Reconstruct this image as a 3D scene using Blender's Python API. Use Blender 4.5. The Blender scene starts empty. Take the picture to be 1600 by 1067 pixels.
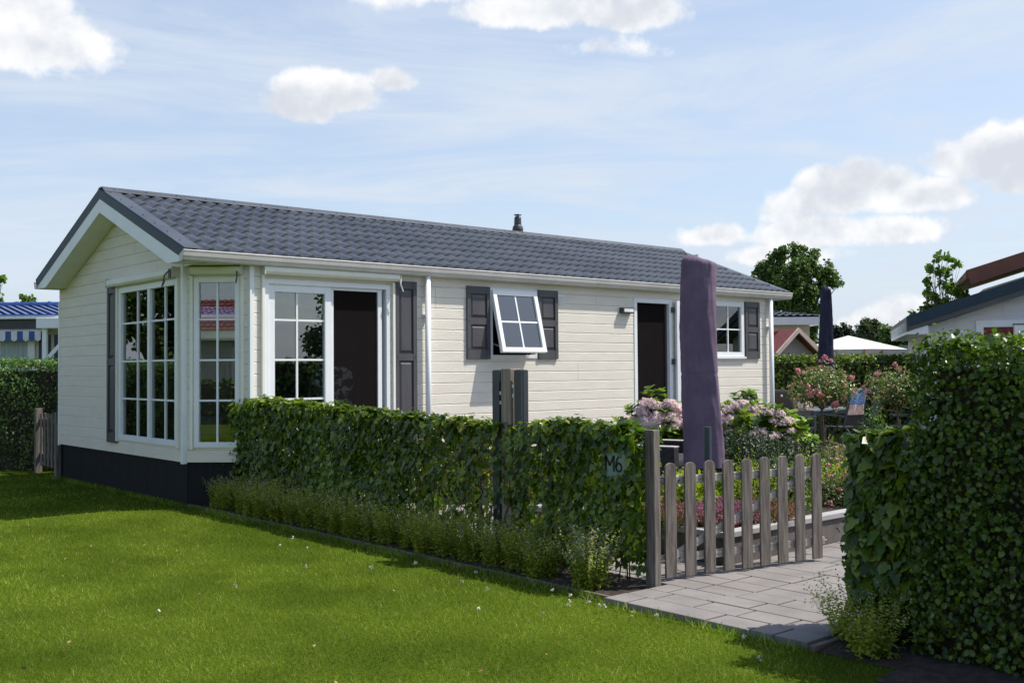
import bpy, math, random
import numpy as np
from mathutils import Vector, Matrix
rng = np.random.default_rng(7); random.seed(7)
PI = math.pi
sc = bpy.context.scene
COL = sc.collection

# ------------------------------------------------------------------ camera
# World frame: x runs along the long side wall of the chalet, y runs back from it, z up.
CAM = Vector((-5.203, -11.295, 1.6))
FW = Vector((0.65683, 0.75360, 0.0258)); RT = Vector((0.75395, -0.65689, -0.0074)); UP = Vector((-0.01137, -0.02431, 0.99964))
cd = bpy.data.cameras.new('camera'); cam = bpy.data.objects.new('camera', cd); COL.objects.link(cam)
m = Matrix((RT, UP, -FW)).transposed().to_4x4(); m.translation = CAM; cam.matrix_world = m
cd.sensor_width = 36; cd.lens = 36*1636.3/1600; cd.clip_end = 3000; cd.clip_start = .05
sc.camera = cam
CR, CRY = Vector((math.sin(.8539), -math.cos(.8539))), Vector((math.cos(.8539), math.sin(.8539)))
RZ = -(PI/2-.8539)                      # rotation that turns an object's front towards the camera
def W(X, Y, z=0):                       # metres right of / ahead of the camera -> world
    return (CAM.x+X*CR.x+Y*CRY.x, CAM.y+X*CR.y+Y*CRY.y, z)
def pxdir(x, y):
    return (FW+RT*((x-800)/1636.3)-UP*((y-533.5)/1636.3)).normalized()

# ------------------------------------------------------------------ sun, sky
SD = Vector((.33, -.22, .632)).normalized()     # towards the sun
sl = bpy.data.lights.new('sun', 'SUN'); sl.energy = 5.0; sl.angle = math.radians(.5); sl.color = (1, .935, .83)
so = bpy.data.objects.new('sun', sl); COL.objects.link(so)
so.rotation_euler = (-SD).to_track_quat('-Z', 'Y').to_euler()
sc.view_settings.view_transform = 'Standard'; sc.view_settings.look = 'None'
sc.view_settings.exposure = .26; sc.view_settings.gamma = 1

class NT:
    def __init__(s, nt): s.nt = nt; nt.nodes.clear()
    def n(s, t, **k):
        o = s.nt.nodes.new('ShaderNode'+t)
        for a, v in k.items():
            if a.startswith('i_'):
                key = a[2:]; key = int(key) if key.isdigit() else key.replace('_', ' ')
                s.set(o.inputs[key], v)
            else: setattr(o, a, v)
        return o
    def set(s, inp, v):
        if isinstance(v, bpy.types.NodeSocket): s.nt.links.new(v, inp)
        elif isinstance(v, bpy.types.Node): s.nt.links.new(v.outputs[0], inp)
        else:
            if inp.type == 'RGBA' and len(v) == 3: v = (*v, 1)
            inp.default_value = v
    def math(s, op, a, b=0., c=None, clamp=False):
        o = s.n('Math', operation=op, use_clamp=clamp); s.set(o.inputs[0], a); s.set(o.inputs[1], b)
        if c is not None: s.set(o.inputs[2], c)
        return o.outputs[0]
    def mix(s, f, a, b, blend='MIX'):
        o = s.n('Mix', data_type='RGBA', blend_type=blend); s.set(o.inputs[0], f); s.set(o.inputs[6], a); s.set(o.inputs[7], b)
        return o.outputs[2]
    def mr(s, v, a, b, c=0., d=1., smooth=True):
        o = s.n('MapRange', interpolation_type='SMOOTHSTEP' if smooth else 'LINEAR')
        for i, x in enumerate((v, a, b, c, d)): s.set(o.inputs[i], x)
        return o.outputs[0]
    def dot(s, v, w):
        o = s.n('VectorMath', operation='DOT_PRODUCT'); s.set(o.inputs[0], v); s.set(o.inputs[1], w); return o.outputs['Value']

wd = bpy.data.worlds.new('World'); sc.world = wd; wd.use_nodes = True
T = NT(wd.node_tree)
sky = T.n('TexSky', sky_type='NISHITA', sun_disc=False, altitude=0, air_density=1, dust_density=1.6, ozone_density=1.5)
sky.sun_elevation = math.asin(SD.z); sky.sun_rotation = math.atan2(SD.x, SD.y)
tc = T.n('TexCoord').outputs['Generated']
sep = T.n('SeparateXYZ', i_0=tc)
zc = T.math('ADD', T.math('MAXIMUM', sep.outputs[2], 0), .10)
plane = T.n('CombineXYZ', i_0=T.math('DIVIDE', T.dot(tc, tuple(RT)), zc), i_1=T.math('DIVIDE', T.dot(tc, (CRY.x, CRY.y, 0)), zc), i_2=0.).outputs[0]
mp = T.n('Mapping', i_0=plane, i_Rotation=(0, 0, math.radians(-62)), i_Scale=(.55, 1.15, 1)).outputs[0]
ci = T.n('TexNoise', i_Vector=mp, i_Scale=1.3, i_Detail=8, i_Roughness=.66, i_Distortion=1.2).outputs[0]
ci2 = T.n('TexNoise', i_Vector=plane, i_Scale=.55, i_Detail=4, i_Roughness=.6).outputs[0]
cir = T.mr(T.math('ADD', ci, T.math('MULTIPLY', ci2, .8)), .72, 1.12, .44, .98)
# brighter veil to the upper left, as thin cloud over the sun side
cir = T.math('MAXIMUM', cir, T.mr(sep.outputs[2], .16, .0, 0, .62), clamp=True)
cir = T.math('MULTIPLY', cir, T.mr(sep.outputs[2], .36, .52, 1, .0))
skb = T.mix(1., sky.outputs[0], (1.45, 1.5, 1.55), 'MULTIPLY')
base = T.mix(cir, skb, (5.9, 6.6, 7.6))
n1 = T.n('TexNoise', i_Vector=tc, i_Scale=9., i_Detail=9, i_Roughness=.56).outputs[0]
n2 = T.n('TexNoise', i_Vector=tc, i_Scale=34., i_Detail=6, i_Roughness=.6).outputs[0]
nn = T.math('ADD', T.math('MULTIPLY', T.math('SUBTRACT', n1, .5), 4.2), T.math('MULTIPLY', T.math('SUBTRACT', n2, .5), 1.5))
# cumulus clouds: (px x, px y, half width, half height, density)
BL = [(530, 150, 105, 40, 1.1), (615, 130, 55, 30, 1), (470, 170, 70, 30, .7), (60, 60, 135, 62, 1.0), (30, 20, 120, 70, .8), (830, 18, 175, 42, 1.05), (985, 18, 85, 44, .9), (930, 75, 70, 25, .4), (700, -20, 160, 50, .8),
      (1335, 300, 95, 52, 1.15), (1440, 310, 110, 40, 1.0), (1535, 250, 95, 48, 1.1), (1590, 270, 80, 52, 1.1), (1290, 295, 60, 40, 1.0), (1390, 290, 60, 36, 1.0), (1235, 330, 70, 45, .85), (1120, 370, 80, 32, 1.0), (1260, 365, 120, 36, .9), (1400, 360, 120, 32, .8), (1190, 400, 130, 25, .7),
      (1340, 510, 60, 26, .6), (1420, 490, 60, 22, .5)]
dens = None
for (bx, by, a, b, k) in BL:
    c = pxdir(bx, by); r = c.cross(Vector((0, 0, 1))).normalized(); u = r.cross(c).normalized()
    X = T.math('DIVIDE', T.dot(tc, tuple(r)), a/1636.); Y = T.math('DIVIDE', T.dot(tc, tuple(u)), b/1636.)
    Y = T.math('MAXIMUM', Y, T.math('MULTIPLY', Y, -1.35))
    d = T.math('SUBTRACT', k, T.math('MULTIPLY', T.math('SQRT', T.math('ADD', T.math('MULTIPLY', X, X), T.math('MULTIPLY', Y, Y))), k))
    d = T.math('ADD', d, T.mr(T.dot(tc, tuple(c)), .7, .9, -9, 0))
    dens = d if dens is None else T.math('MAXIMUM', dens, d)
D = T.math('ADD', dens, T.math('MULTIPLY', nn, .50))
mask = T.mr(D, .06, .42, 0, .95)
nb = T.n('TexNoise', i_Vector=T.n('Mapping', i_0=tc, i_Location=(0, 0, .016)).outputs[0], i_Scale=9., i_Detail=5, i_Roughness=.5).outputs[0]
lit = T.mr(T.math('ADD', T.math('SUBTRACT', n1, nb), T.math('MULTIPLY', D, -.10)), -.16, .06)
ccol = T.mix(lit, (5.9, 6.2, 6.8), (8.8, 8.8, 8.8))
fin = T.mix(mask, base, ccol)
bg = T.n('Background', i_0=fin, i_Strength=.10)
T.nt.links.new(bg.outputs[0], T.n('OutputWorld').inputs[0])

# ------------------------------------------------------------------ materials
def mat(name, col, rough=.6, col2=None, ns=6., detail=5, bump=0., bs=None, metal=0., spec=.5, coord='Object', scale=None, mr=(.35, .65), coat=0.):
    m = bpy.data.materials.new(name); m.use_nodes = True; t = NT(m.node_tree)
    p = t.n('BsdfPrincipled', i_Roughness=rough, i_Metallic=metal)
    p.inputs['Specular IOR Level'].default_value = spec
    p.inputs['Coat Weight'].default_value = coat
    v = t.n('TexCoord').outputs[coord]
    if scale: v = t.n('Mapping', i_0=v, i_Scale=scale).outputs[0]
    nz = t.n('TexNoise', i_Vector=v, i_Scale=ns, i_Detail=detail, i_Roughness=.6)
    if col2 is None: col2 = tuple(c*.86 for c in col)
    t.set(p.inputs['Base Color'], t.mix(t.mr(nz.outputs[0], *mr), col, col2))
    if bump:
        b = t.n('Bump', i_Strength=bump, i_Distance=.01)
        t.set(b.inputs['Height'], t.n('TexNoise', i_Vector=v, i_Scale=bs or ns*8, i_Detail=4).outputs[0])
        t.set(p.inputs['Normal'], b)
    t.nt.links.new(p.outputs[0], t.n('OutputMaterial').inputs[0])
    return m
def leafmat(name, cols, rough=.42, trans=.28, ns=1.5, spec=.4, tcol=1.3, namp=.25, patch=None):
    m = bpy.data.materials.new(name); m.use_nodes = True; t = NT(m.node_tree)
    g = t.n('NewGeometry').outputs['Random Per Island']
    cr = t.n('ValToRGB', i_0=g); e = cr.color_ramp.elements
    while len(e) < len(cols): e.new(.5)
    for i, c in enumerate(cols): e[i].position = i/(len(cols)-1); e[i].color = (*c, 1)
    nz = t.n('TexNoise', i_Vector=t.n('TexCoord').outputs['Object'], i_Scale=ns, i_Detail=3).outputs[0]
    f = t.mr(nz, .3, .7, 1-namp, 1+namp)
    c = t.mix(1., cr.outputs[0], t.n('CombineXYZ', i_0=f, i_1=f, i_2=f).outputs[0], 'MULTIPLY')
    if patch:
        q = t.n('TexNoise', i_Vector=t.n('TexCoord').outputs['Object'], i_Scale=2.3, i_Detail=7, i_Roughness=.7).outputs[0]
        c = t.mix(t.mr(q, .52, .72, 0, .40), c, patch)
    p = t.n('BsdfPrincipled', i_Roughness=rough); p.inputs['Specular IOR Level'].default_value = spec
    t.set(p.inputs['Base Color'], c)
    tr = t.n('BsdfTranslucent'); t.set(tr.inputs[0], t.mix(1., c, (1.15*tcol, 1.25*tcol, .55*tcol) if tcol >= 1 else (tcol, tcol, tcol), 'MULTIPLY'))
    mx = t.n('MixShader', i_0=trans); t.nt.links.new(p.outputs[0], mx.inputs[1]); t.nt.links.new(tr.outputs[0], mx.inputs[2])
    t.nt.links.new(mx.outputs[0], t.n('OutputMaterial').inputs[0])
    return m
def glassmat(name, tint=(.8, .86, .86), refl=1.0, dark=0.0):
    m = bpy.data.materials.new(name); m.use_nodes = True; t = NT(m.node_tree)
    fr = t.n('Fresnel', i_IOR=1.62).outputs[0]
    gl = t.n('BsdfGlossy', i_Roughness=.004, i_0=(1, 1, 1)); tr = t.n('BsdfTransparent', i_0=tint)
    mx = t.n('MixShader', i_0=T_clamp(t, fr, refl)); t.nt.links.new(tr.outputs[0], mx.inputs[1]); t.nt.links.new(gl.outputs[0], mx.inputs[2])
    t.nt.links.new(mx.outputs[0], t.n('OutputMaterial').inputs[0])
    return m
def T_clamp(t, f, k): return t.math('ADD', t.math('MULTIPLY', f, k), .085, clamp=True)
def screenmat(name, col, alpha):
    m = bpy.data.materials.new(name); m.use_nodes = True; t = NT(m.node_tree)
    tr = t.n('BsdfTransparent'); p = t.n('BsdfPrincipled', i_Roughness=.8); p.inputs['Specular IOR Level'].default_value = .1
    t.set(p.inputs['Base Color'], col)
    w = t.n('TexWave', i_Vector=t.n('TexCoord').outputs['Object'], i_Scale=22.)
    mx = t.n('MixShader', i_0=t.mr(w.outputs['Fac'], 0., 1., alpha-.12, alpha+.08)); t.nt.links.new(tr.outputs[0], mx.inputs[1]); t.nt.links.new(p.outputs[0], mx.inputs[2])
    t.nt.links.new(mx.outputs[0], t.n('OutputMaterial').inputs[0])
    return m

M = {}
M['siding'] = mat('cream_siding', (.755, .715, .635), .55, (.71, .67, .59), 2.2, bump=.35, bs=26, scale=(1, 1, 5), spec=.35)
M['pvc'] = mat('white_pvc', (.80, .83, .85), .35, (.76, .79, .82), 3, spec=.5)
M['cream_trim'] = mat('cream_trim', (.80, .80, .72), .45, (.75, .75, .67), 3)
M['gutter'] = mat('grey_white_gutter', (.62, .60, .57), .35, (.55, .53, .50), 4, scale=(1, 1, 1))
M['skirt'] = mat('black_skirting', (.009, .010, .013), .7, (.014, .015, .019), 5, bump=.2, scale=(8, 8, 1), spec=.2)
M['roof'] = mat('anthracite_steel_tiles', (.070, .078, .092), .40, (.048, .054, .064), 1.3, bump=.12, bs=260, spec=.55)
M['fascia'] = mat('dark_blue_fascia', (.018, .040, .062), .5, (.022, .046, .07), 4, spec=.3)
M['shutter'] = mat('anthracite_shutter', (.082, .080, .088), .5, (.066, .064, .072), 7, bump=.15, bs=60, scale=(1, 1, .25))
M['glass'] = glassmat('window_glass')
M['glass2'] = glassmat('tilted_glass', (.55, .62, .68), 1.7)
M['screen'] = screenmat('insect_screen', (.016, .013, .013), .42)
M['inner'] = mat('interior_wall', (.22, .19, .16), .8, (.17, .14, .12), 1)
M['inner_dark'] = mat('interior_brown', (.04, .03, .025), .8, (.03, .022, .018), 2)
M['blind'] = mat('white_blind', (.7, .7, .68), .6)
M['curtain'] = mat('pale_curtain', (.42, .50, .52), .8, (.3, .37, .39), 5, scale=(9, 9, .4))
M['wood'] = mat('weathered_wood', (.215, .188, .165), .85, (.095, .080, .070), 6, detail=8, bump=.5, bs=30, scale=(6, 6, .5))
M['wood_light'] = mat('planed_post_wood', (.33, .27, .22), .8, (.22, .17, .135), 6, detail=8, bump=.4, bs=30, scale=(6, 6, .4))
M['rail'] = mat('grey_rail_wood', (.40, .37, .32), .8, (.22, .20, .17), 6, detail=8, bump=.4, bs=30, scale=(1, 6, 6))
M['antmetal'] = mat('anthracite_metal', (.035, .042, .055), .42, (.045, .052, .065), 6)
M['greypole'] = mat('dark_green_grey_pole', (.045, .07, .08), .45)
M['purple'] = mat('purple_fabric', (.168, .125, .186), .9, (.130, .096, .145), 3, bump=.5, bs=10, spec=.15)
M['navy'] = mat('navy_fabric', (.030, .032, .060), .85, (.02, .022, .042), 4, bump=.3, bs=12, spec=.15)
M['blackfab'] = mat('black_mesh_fabric', (.022, .022, .026), .7, (.03, .03, .034), 30)
M['cushion'] = mat('charcoal_cushion', (.030, .034, .042), .9, (.022, .025, .032), 9, bump=.4, bs=90)
M['rattan'] = mat('dark_rattan', (.035, .032, .036), .6, (.012, .011, .013), 80, detail=1, bump=.9, bs=120, mr=(.45, .55))
M['table'] = mat('slate_table', (.14, .18, .20), .32, (.11, .14, .16), 4)
M['card'] = mat('cardboard', (.42, .27, .18), .85, (.37, .235, .155), 3)
M['label'] = mat('paper_label', (.72, .72, .70), .7, (.45, .45, .45), 60, mr=(.55, .6))
M['paver'] = mat('concrete_paver', (.225, .210, .203), .9, (.165, .153, .148), 2.2, detail=12, bump=.35, bs=220, mr=(.3, .7))
M['joint'] = mat('joint_sand', (.018, .015, .012), .95)
M['cap'] = mat('light_concrete_cap', (.36, .35, .36), .85, (.30, .29, .30), 8, detail=8)
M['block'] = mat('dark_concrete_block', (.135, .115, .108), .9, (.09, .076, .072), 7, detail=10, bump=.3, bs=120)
M['soil'] = mat('dark_soil', (.045, .032, .024), .98, (.018, .012, .009), 14, detail=12, bump=1., bs=60)
M['edging'] = mat('edging_board', (.17, .14, .115), .9, (.10, .08, .065), 8, bump=.3)
M['bark'] = mat('bark', (.16, .13, .10), .9, (.08, .065, .05), 8, bump=.6, scale=(3, 3, .5))
M['twig'] = mat('dark_twigs', (.045, .033, .022), .9, (.02, .015, .01), 6)
M['sign'] = mat('pale_green_sign', (.22, .30, .25), .5, (.17, .24, .20), 9)
M['yellow'] = mat('yellow_band', (.55, .47, .12), .5)
M['ink'] = mat('black_ink', (.01, .01, .012), .6)
M['blueroof'] = mat('blue_glazed_tiles', (.040, .085, .27), .25, (.028, .06, .20), 2, spec=.7)
M['redroof'] = mat('red_shingles', (.21, .055, .050), .85, (.14, .035, .034), 16)
M['brownroof'] = mat('brown_roof', (.17, .060, .035), .6, (.13, .045, .028), 3)
M['shedwall'] = mat('pinkish_shed_wall', (.60, .52, .48), .7, (.52, .44, .40), 4, bump=.2, scale=(1, 1, 6))
M['pinktrim'] = mat('pinkish_trim', (.62, .48, .42), .6)
M['nbwall'] = mat('neighbour_cream_wall', (.62, .58, .50), .65, (.56, .52, .44), 4, scale=(1, 1, 6))
M['whitewall'] = mat('white_boards', (.66, .67, .71), .55, (.60, .61, .65), 3, bump=.2, scale=(1, 1, 6))
M['teal'] = mat('teal_shutter', (.015, .045, .075), .5)
M['awn_b'] = mat('awning_blue', (.06, .12, .33), .8); M['awn_w'] = mat('awning_white', (.75, .76, .80), .8)
M['canvas'] = mat('white_canvas', (.66, .66, .64), .8, (.60, .60, .58), 3)
M['canvas2'] = mat('grey_valance', (.40, .41, .41), .8)
M['red'] = mat('red_paint', (.45, .08, .05), .5)
M['greenglass'] = mat('greenhouse_roof', (.20, .36, .34), .25, (.25, .42, .40), 2)
M['chrome'] = mat('brushed_metal', (.5, .5, .52), .3, metal=1.)
M['flag_b'] = mat('towel_blue', (.10, .20, .48), .9, (.30, .40, .62), 22)
M['flag_p'] = mat('towel_pink', (.62, .30, .27), .9, (.72, .60, .55), 9)
M['white'] = mat('white_enamel', (.8, .8, .8), .4)
M['fur'] = mat('sofa_fabric', (.42, .36, .30), .9)

M['ivy'] = leafmat('ivy_leaf', [(0.0222, 0.0495, 0.0051), (0.0444, 0.0939, 0.0077), (0.0717, 0.1383, 0.0102), (0.1281, 0.1964, 0.0154), (0.2135, 0.2562, 0.0256)], .33, .32, 1.2, .55)
M['ivy_y'] = leafmat('ivy_leaf_yellowing', [(.035, .080, .016), (.07, .13, .022), (.13, .18, .03), (.30, .26, .04)], .34, .35, 1.2, .5)
M['privet'] = leafmat('privet_leaf', [(0.0243, 0.054, 0.0052), (0.0488, 0.0957, 0.0087), (0.0783, 0.1411, 0.0113), (0.148, 0.2176, 0.0174)], .36, .30, 1.6, .5)
M['hedge'] = leafmat('beech_hedge_leaf', [(.05, .095, .012), (.085, .15, .018), (.13, .20, .025), (.22, .28, .045)], .45, .3, .9, .4)
M['dark_hedge'] = leafmat('laurel_leaf', [(0.034, 0.076, 0.02), (0.06, 0.128, 0.027), (0.085, 0.17, 0.034), (0.17, 0.255, 0.051)], .4, .25, .9, .4)
M['catmint'] = leafmat('catmint_leaf', [(.18, .23, .028), (.28, .34, .042), (.38, .42, .075)], .6, .35, 2, .3)
M['floret'] = leafmat('pale_floret', [(.34, .30, .30), (.50, .45, .42), (.32, .33, .20)], .7, .3, 2, .2, tcol=.9)
M['hyd_leaf'] = leafmat('hydrangea_leaf', [(.06, .13, .015), (.11, .20, .022), (.19, .29, .035), (.30, .36, .06)], .4, .35, 1.5, .4)
M['hyd_fl'] = leafmat('hydrangea_petal', [(.72, .50, .54), (.84, .66, .68), (.88, .78, .76), (.88, .84, .78)], .7, .5, 3, .2, tcol=.95)
M['rose_leaf'] = leafmat('rose_leaf', [(.045, .09, .02), (.08, .15, .03), (.14, .21, .045), (.30, .29, .12)], .35, .25, 1.5, .5)
M['rose_spent'] = leafmat('spent_rose', [(.36, .25, .15), (.50, .34, .22), (.30, .30, .12)], .7, .25, 2, .2, tcol=.9)
M['rose_pink'] = leafmat('pink_petal', [(.70, .24, .30), (.80, .38, .42), (.85, .54, .52)], .6, .25, 2, .2, tcol=.8)
M['heather_m'] = leafmat('magenta_heather', [(.26, .06, .17), (.40, .12, .28), (.48, .20, .32), (.12, .10, .04)], .8, .25, 3, .2, tcol=.8)
M['heather_r'] = leafmat('russet_heather', [(.25, .08, .07), (.38, .15, .12), (.22, .17, .07), (.12, .12, .04)], .8, .25, 3, .2, tcol=.8)
M['lime'] = leafmat('lime_shrub_leaf', [(.13, .20, .015), (.24, .32, .02), (.36, .40, .03)], .5, .35, 3, .3)
M['hebe'] = leafmat('dark_shrub_leaf', [(.018, .035, .016), (.03, .055, .022), (.05, .085, .035)], .5, .2, 3, .4)
M['midgreen'] = leafmat('bedding_leaf', [(.05, .09, .03), (.08, .13, .05), (.13, .17, .05), (.24, .18, .08)], .5, .3, 3, .3)
M['tree1'] = leafmat('tree_leaf', [(0.031, 0.061, 0.014), (0.051, 0.099, 0.02), (0.085, 0.15, 0.031), (0.136, 0.204, 0.041)], .5, .28, .5, .35)
M['tree2'] = leafmat('young_tree_leaf', [(0.06, 0.119, 0.02), (0.102, 0.187, 0.031), (0.17, 0.272, 0.043)], .45, .38, .5, .35)
M['tree3'] = leafmat('willow_leaf', [(0.051, 0.076, 0.037), (0.085, 0.119, 0.06), (0.119, 0.162, 0.076)], .6, .25, .3, .3)
M['conifer'] = leafmat('far_conifer_leaf', [(.010, .020, .012), (.016, .032, .018), (.025, .045, .024)], .6, .15, .3, .3)
M['blade'] = leafmat('grass_blade', [(.062, .118, .012), (.105, .180, .015), (.145, .232, .022), (.195, .28, .035), (.36, .38, .14)], .85, .4, .9, .05, tcol=1.1, namp=.42, patch=(.27, .26, .055))
M['clover'] = leafmat('clover_floret', [(.6, .55, .48), (.75, .72, .65)], .7, .2, 2, .2, tcol=.8)

def lawnmat():
    m = bpy.data.materials.new('lawn_ground'); m.use_nodes = True; t = NT(m.node_tree)
    v = t.n('TexCoord').outputs['Object']
    a = t.n('TexNoise', i_Vector=v, i_Scale=.9, i_Detail=6, i_Roughness=.6).outputs[0]
    b = t.n('TexNoise', i_Vector=v, i_Scale=45., i_Detail=6, i_Roughness=.7).outputs[0]
    c = t.mix(t.mr(a, .35, .65), (.055, .090, .009), (.088, .125, .013)); c = t.mix(t.mr(b, .35, .7), c, (.025, .040, .004))
    p = t.n('BsdfPrincipled', i_Roughness=1.); p.inputs['Specular IOR Level'].default_value = 0; t.set(p.inputs['Base Color'], c)
    t.nt.links.new(p.outputs[0], t.n('OutputMaterial').inputs[0]); return m
M['lawn'] = lawnmat()

# ------------------------------------------------------------------ mesh helpers
I3 = lambda s, n, z: (s, n, z)
class MB:
    def __init__(s, T=I3): s.v = []; s.f = []; s.T = T
    def add(s, vs, fs):
        o = len(s.v); s.v += [tuple(s.T(*p)) for p in vs]; s.f += [tuple(i+o for i in f) for f in fs]; return s
    def box(s, a, b, c, d, e, f, R=None):
        vs = [(x, y, z) for z in (e, f) for y in (c, d) for x in (a, b)]
        if R is not None: vs = [tuple(R @ Vector(p)) for p in vs]
        return s.add(vs, [(0, 2, 3, 1), (4, 5, 7, 6), (0, 1, 5, 4), (2, 6, 7, 3), (0, 4, 6, 2), (1, 3, 7, 5)])
    def bar(s, p, q, w, h, up=(0, 0, 1)):
        p, q = Vector(p), Vector(q); d = (q-p).normalized(); r = d.cross(Vector(up)).normalized(); u = r.cross(d)
        vs = [tuple(P+r*(a*w/2)+u*(b*h/2)) for P in (p, q) for b in (-1, 1) for a in (-1, 1)]
        return s.add(vs, [(0, 2, 3, 1), (4, 5, 7, 6), (0, 1, 5, 4), (2, 6, 7, 3), (0, 4, 6, 2), (1, 3, 7, 5)])
    def tube(s, pts, rads, n=10, cap=True):
        P = [Vector(p) for p in pts]; vs = []; fs = []
        for i, p in enumerate(P):
            d = (P[min(i+1, len(P)-1)]-P[max(i-1, 0)]).normalized()
            r = d.cross(Vector((0, 0, 1)) if abs(d.z) < .95 else Vector((1, 0, 0))).normalized(); u = r.cross(d)
            R = rads[i] if hasattr(rads, '__len__') else rads
            vs += [tuple(p+r*(math.cos(2*PI*k/n)*R)+u*(math.sin(2*PI*k/n)*R)) for k in range(n)]
        for i in range(len(P)-1):
            for k in range(n): fs.append((i*n+k, i*n+(k+1) % n, (i+1)*n+(k+1) % n, (i+1)*n+k))
        if cap: fs += [tuple(range(n))[::-1], tuple(range((len(P)-1)*n, len(P)*n))]
        return s.add(vs, fs)
    def lathe(s, prof, c=(0, 0, 0), n=20):
        vs = []; fs = []
        for r, z in prof: vs += [(c[0]+r*math.cos(2*PI*k/n), c[1]+r*math.sin(2*PI*k/n), c[2]+z) for k in range(n)]
        for i in range(len(prof)-1):
            for k in range(n): fs.append((i*n+k, i*n+(k+1) % n, (i+1)*n+(k+1) % n, (i+1)*n+k))
        fs += [tuple(range(n))[::-1], tuple(range((len(prof)-1)*n, len(prof)*n))]
        return s.add(vs, fs)
    def prism(s, poly, axis, a, b):       # poly (p,q) extruded along axis x/y/z
        def P(p, q, t): return {'x': (t, p, q), 'y': (p, t, q), 'z': (p, q, t)}[axis]
        n = len(poly); vs = [P(p, q, a) for p, q in poly]+[P(p, q, b) for p, q in poly]
        return s.add(vs, [tuple(range(n))[::-1], tuple(range(n, 2*n))]+[(i, (i+1) % n, n+(i+1) % n, n+i) for i in range(n)])
    def build(s, name, mt, parent=None, bevel=0., smooth=False, loc=None, seg=2):
        me = bpy.data.meshes.new(name); me.from_pydata(s.v, [], s.f); me.update()
        import bmesh
        bm = bmesh.new(); bm.from_mesh(me); bmesh.ops.recalc_face_normals(bm, faces=bm.faces); bm.to_mesh(me); bm.free()
        me.materials.append(M[mt] if isinstance(mt, str) else mt)
        if smooth: me.polygons.foreach_set('use_smooth', [True]*len(me.polygons))
        o = bpy.data.objects.new(name, me); COL.objects.link(o)
        if parent: o.parent = parent
        if loc: o.location = loc
        if bevel:
            b = o.modifiers.new('bevel', 'BEVEL'); b.width = bevel; b.segments = seg; b.limit_method = 'ANGLE'; b.angle_limit = .6
        return o
def tag(o, label=None, cat=None, group=None, kind=None):
    if label: o['label'] = label
    if cat: o['category'] = cat
    if group: o['group'] = group
    if kind: o['kind'] = kind
    return o
def thing(name, label, cat, loc=(0, 0, 0), rz=0, group=None):
    o = bpy.data.objects.new(name, None); COL.objects.link(o); o.location = loc; o.rotation_euler = (0, 0, rz); o.empty_display_size = .2
    return tag(o, label, cat, group)
def dup(root, loc, rz, label, group=None):
    def cp(o, par):
        c = o.copy(); COL.objects.link(c); c.parent = par
        for ch in kids[o]: cp(ch, c)
        return c
    kids = {}
    for o in list(COL.objects): kids.setdefault(o, []); kids.setdefault(o.parent, []).append(o)
    r = cp(root, None); r.location = loc; r.rotation_euler = (0, 0, rz); r['label'] = label
    if group: r['group'] = group
    return r

def npmesh(name, V, F, mt, parent=None, smooth=False):
    V = np.asarray(V, np.float32); F = np.asarray(F, np.int32); k = F.shape[1]
    me = bpy.data.meshes.new(name); me.vertices.add(len(V)); me.vertices.foreach_set('co', V.ravel())
    me.loops.add(F.size); me.loops.foreach_set('vertex_index', F.ravel())
    me.polygons.add(len(F)); me.polygons.foreach_set('loop_start', np.arange(0, F.size, k, dtype=np.int32))
    if smooth: me.polygons.foreach_set('use_smooth', np.ones(len(F), bool))
    me.update(calc_edges=True); me.materials.append(M[mt] if isinstance(mt, str) else mt)
    o = bpy.data.objects.new(name, me); COL.objects.link(o)
    if parent: o.parent = parent
    return o
OVAL = (np.array([(0, 0, 0), (-.26, .3, .07), (-.24, .68, .07), (0, 1, -.03), (.24, .68, .07), (.26, .3, .07)], float), np.array([(0, 3, 2, 1), (0, 5, 4, 3)]))
WIDE = (np.array([(0, 0, 0), (-.38, .28, .08), (-.34, .66, .06), (0, 1, -.08), (.34, .66, .06), (.38, .28, .08)], float), np.array([(0, 3, 2, 1), (0, 5, 4, 3)]))
IVY = (np.array([(0, .32, -.05), (0, .06, 0), (.26, -.08, .03), (.50, .20, .05), (.27, .38, .0), (.30, .62, .04), (0, 1.02, 0), (-.30, .62, .04), (-.27, .38, 0), (-.50, .20, .05), (-.26, -.08, .03)], float),
       np.array([(0, 1, 2, 3), (0, 3, 4, 5), (0, 5, 6, 7), (0, 7, 8, 9), (0, 9, 10, 1)]))
NEEDLE = (np.array([(-.12, 0, 0), (.12, 0, 0), (.06, 1, 0), (-.06, 1, 0)], float), np.array([(0, 1, 2, 3)]))
PETAL = (np.array([(-.5, -.5, .1), (.5, -.5, .1), (.5, .5, .1), (-.5, .5, .1), (0, 0, -.1)], float), np.array([(0, 1, 4, 4)]))
QUAD = (np.array([(-.5, -.5, 0), (.5, -.5, .12), (.5, .5, 0), (-.5, .5, .12)], float), np.array([(0, 1, 2, 3)]))
def unit(a): return a/np.maximum(np.linalg.norm(a, axis=-1, keepdims=True), 1e-9)
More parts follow.
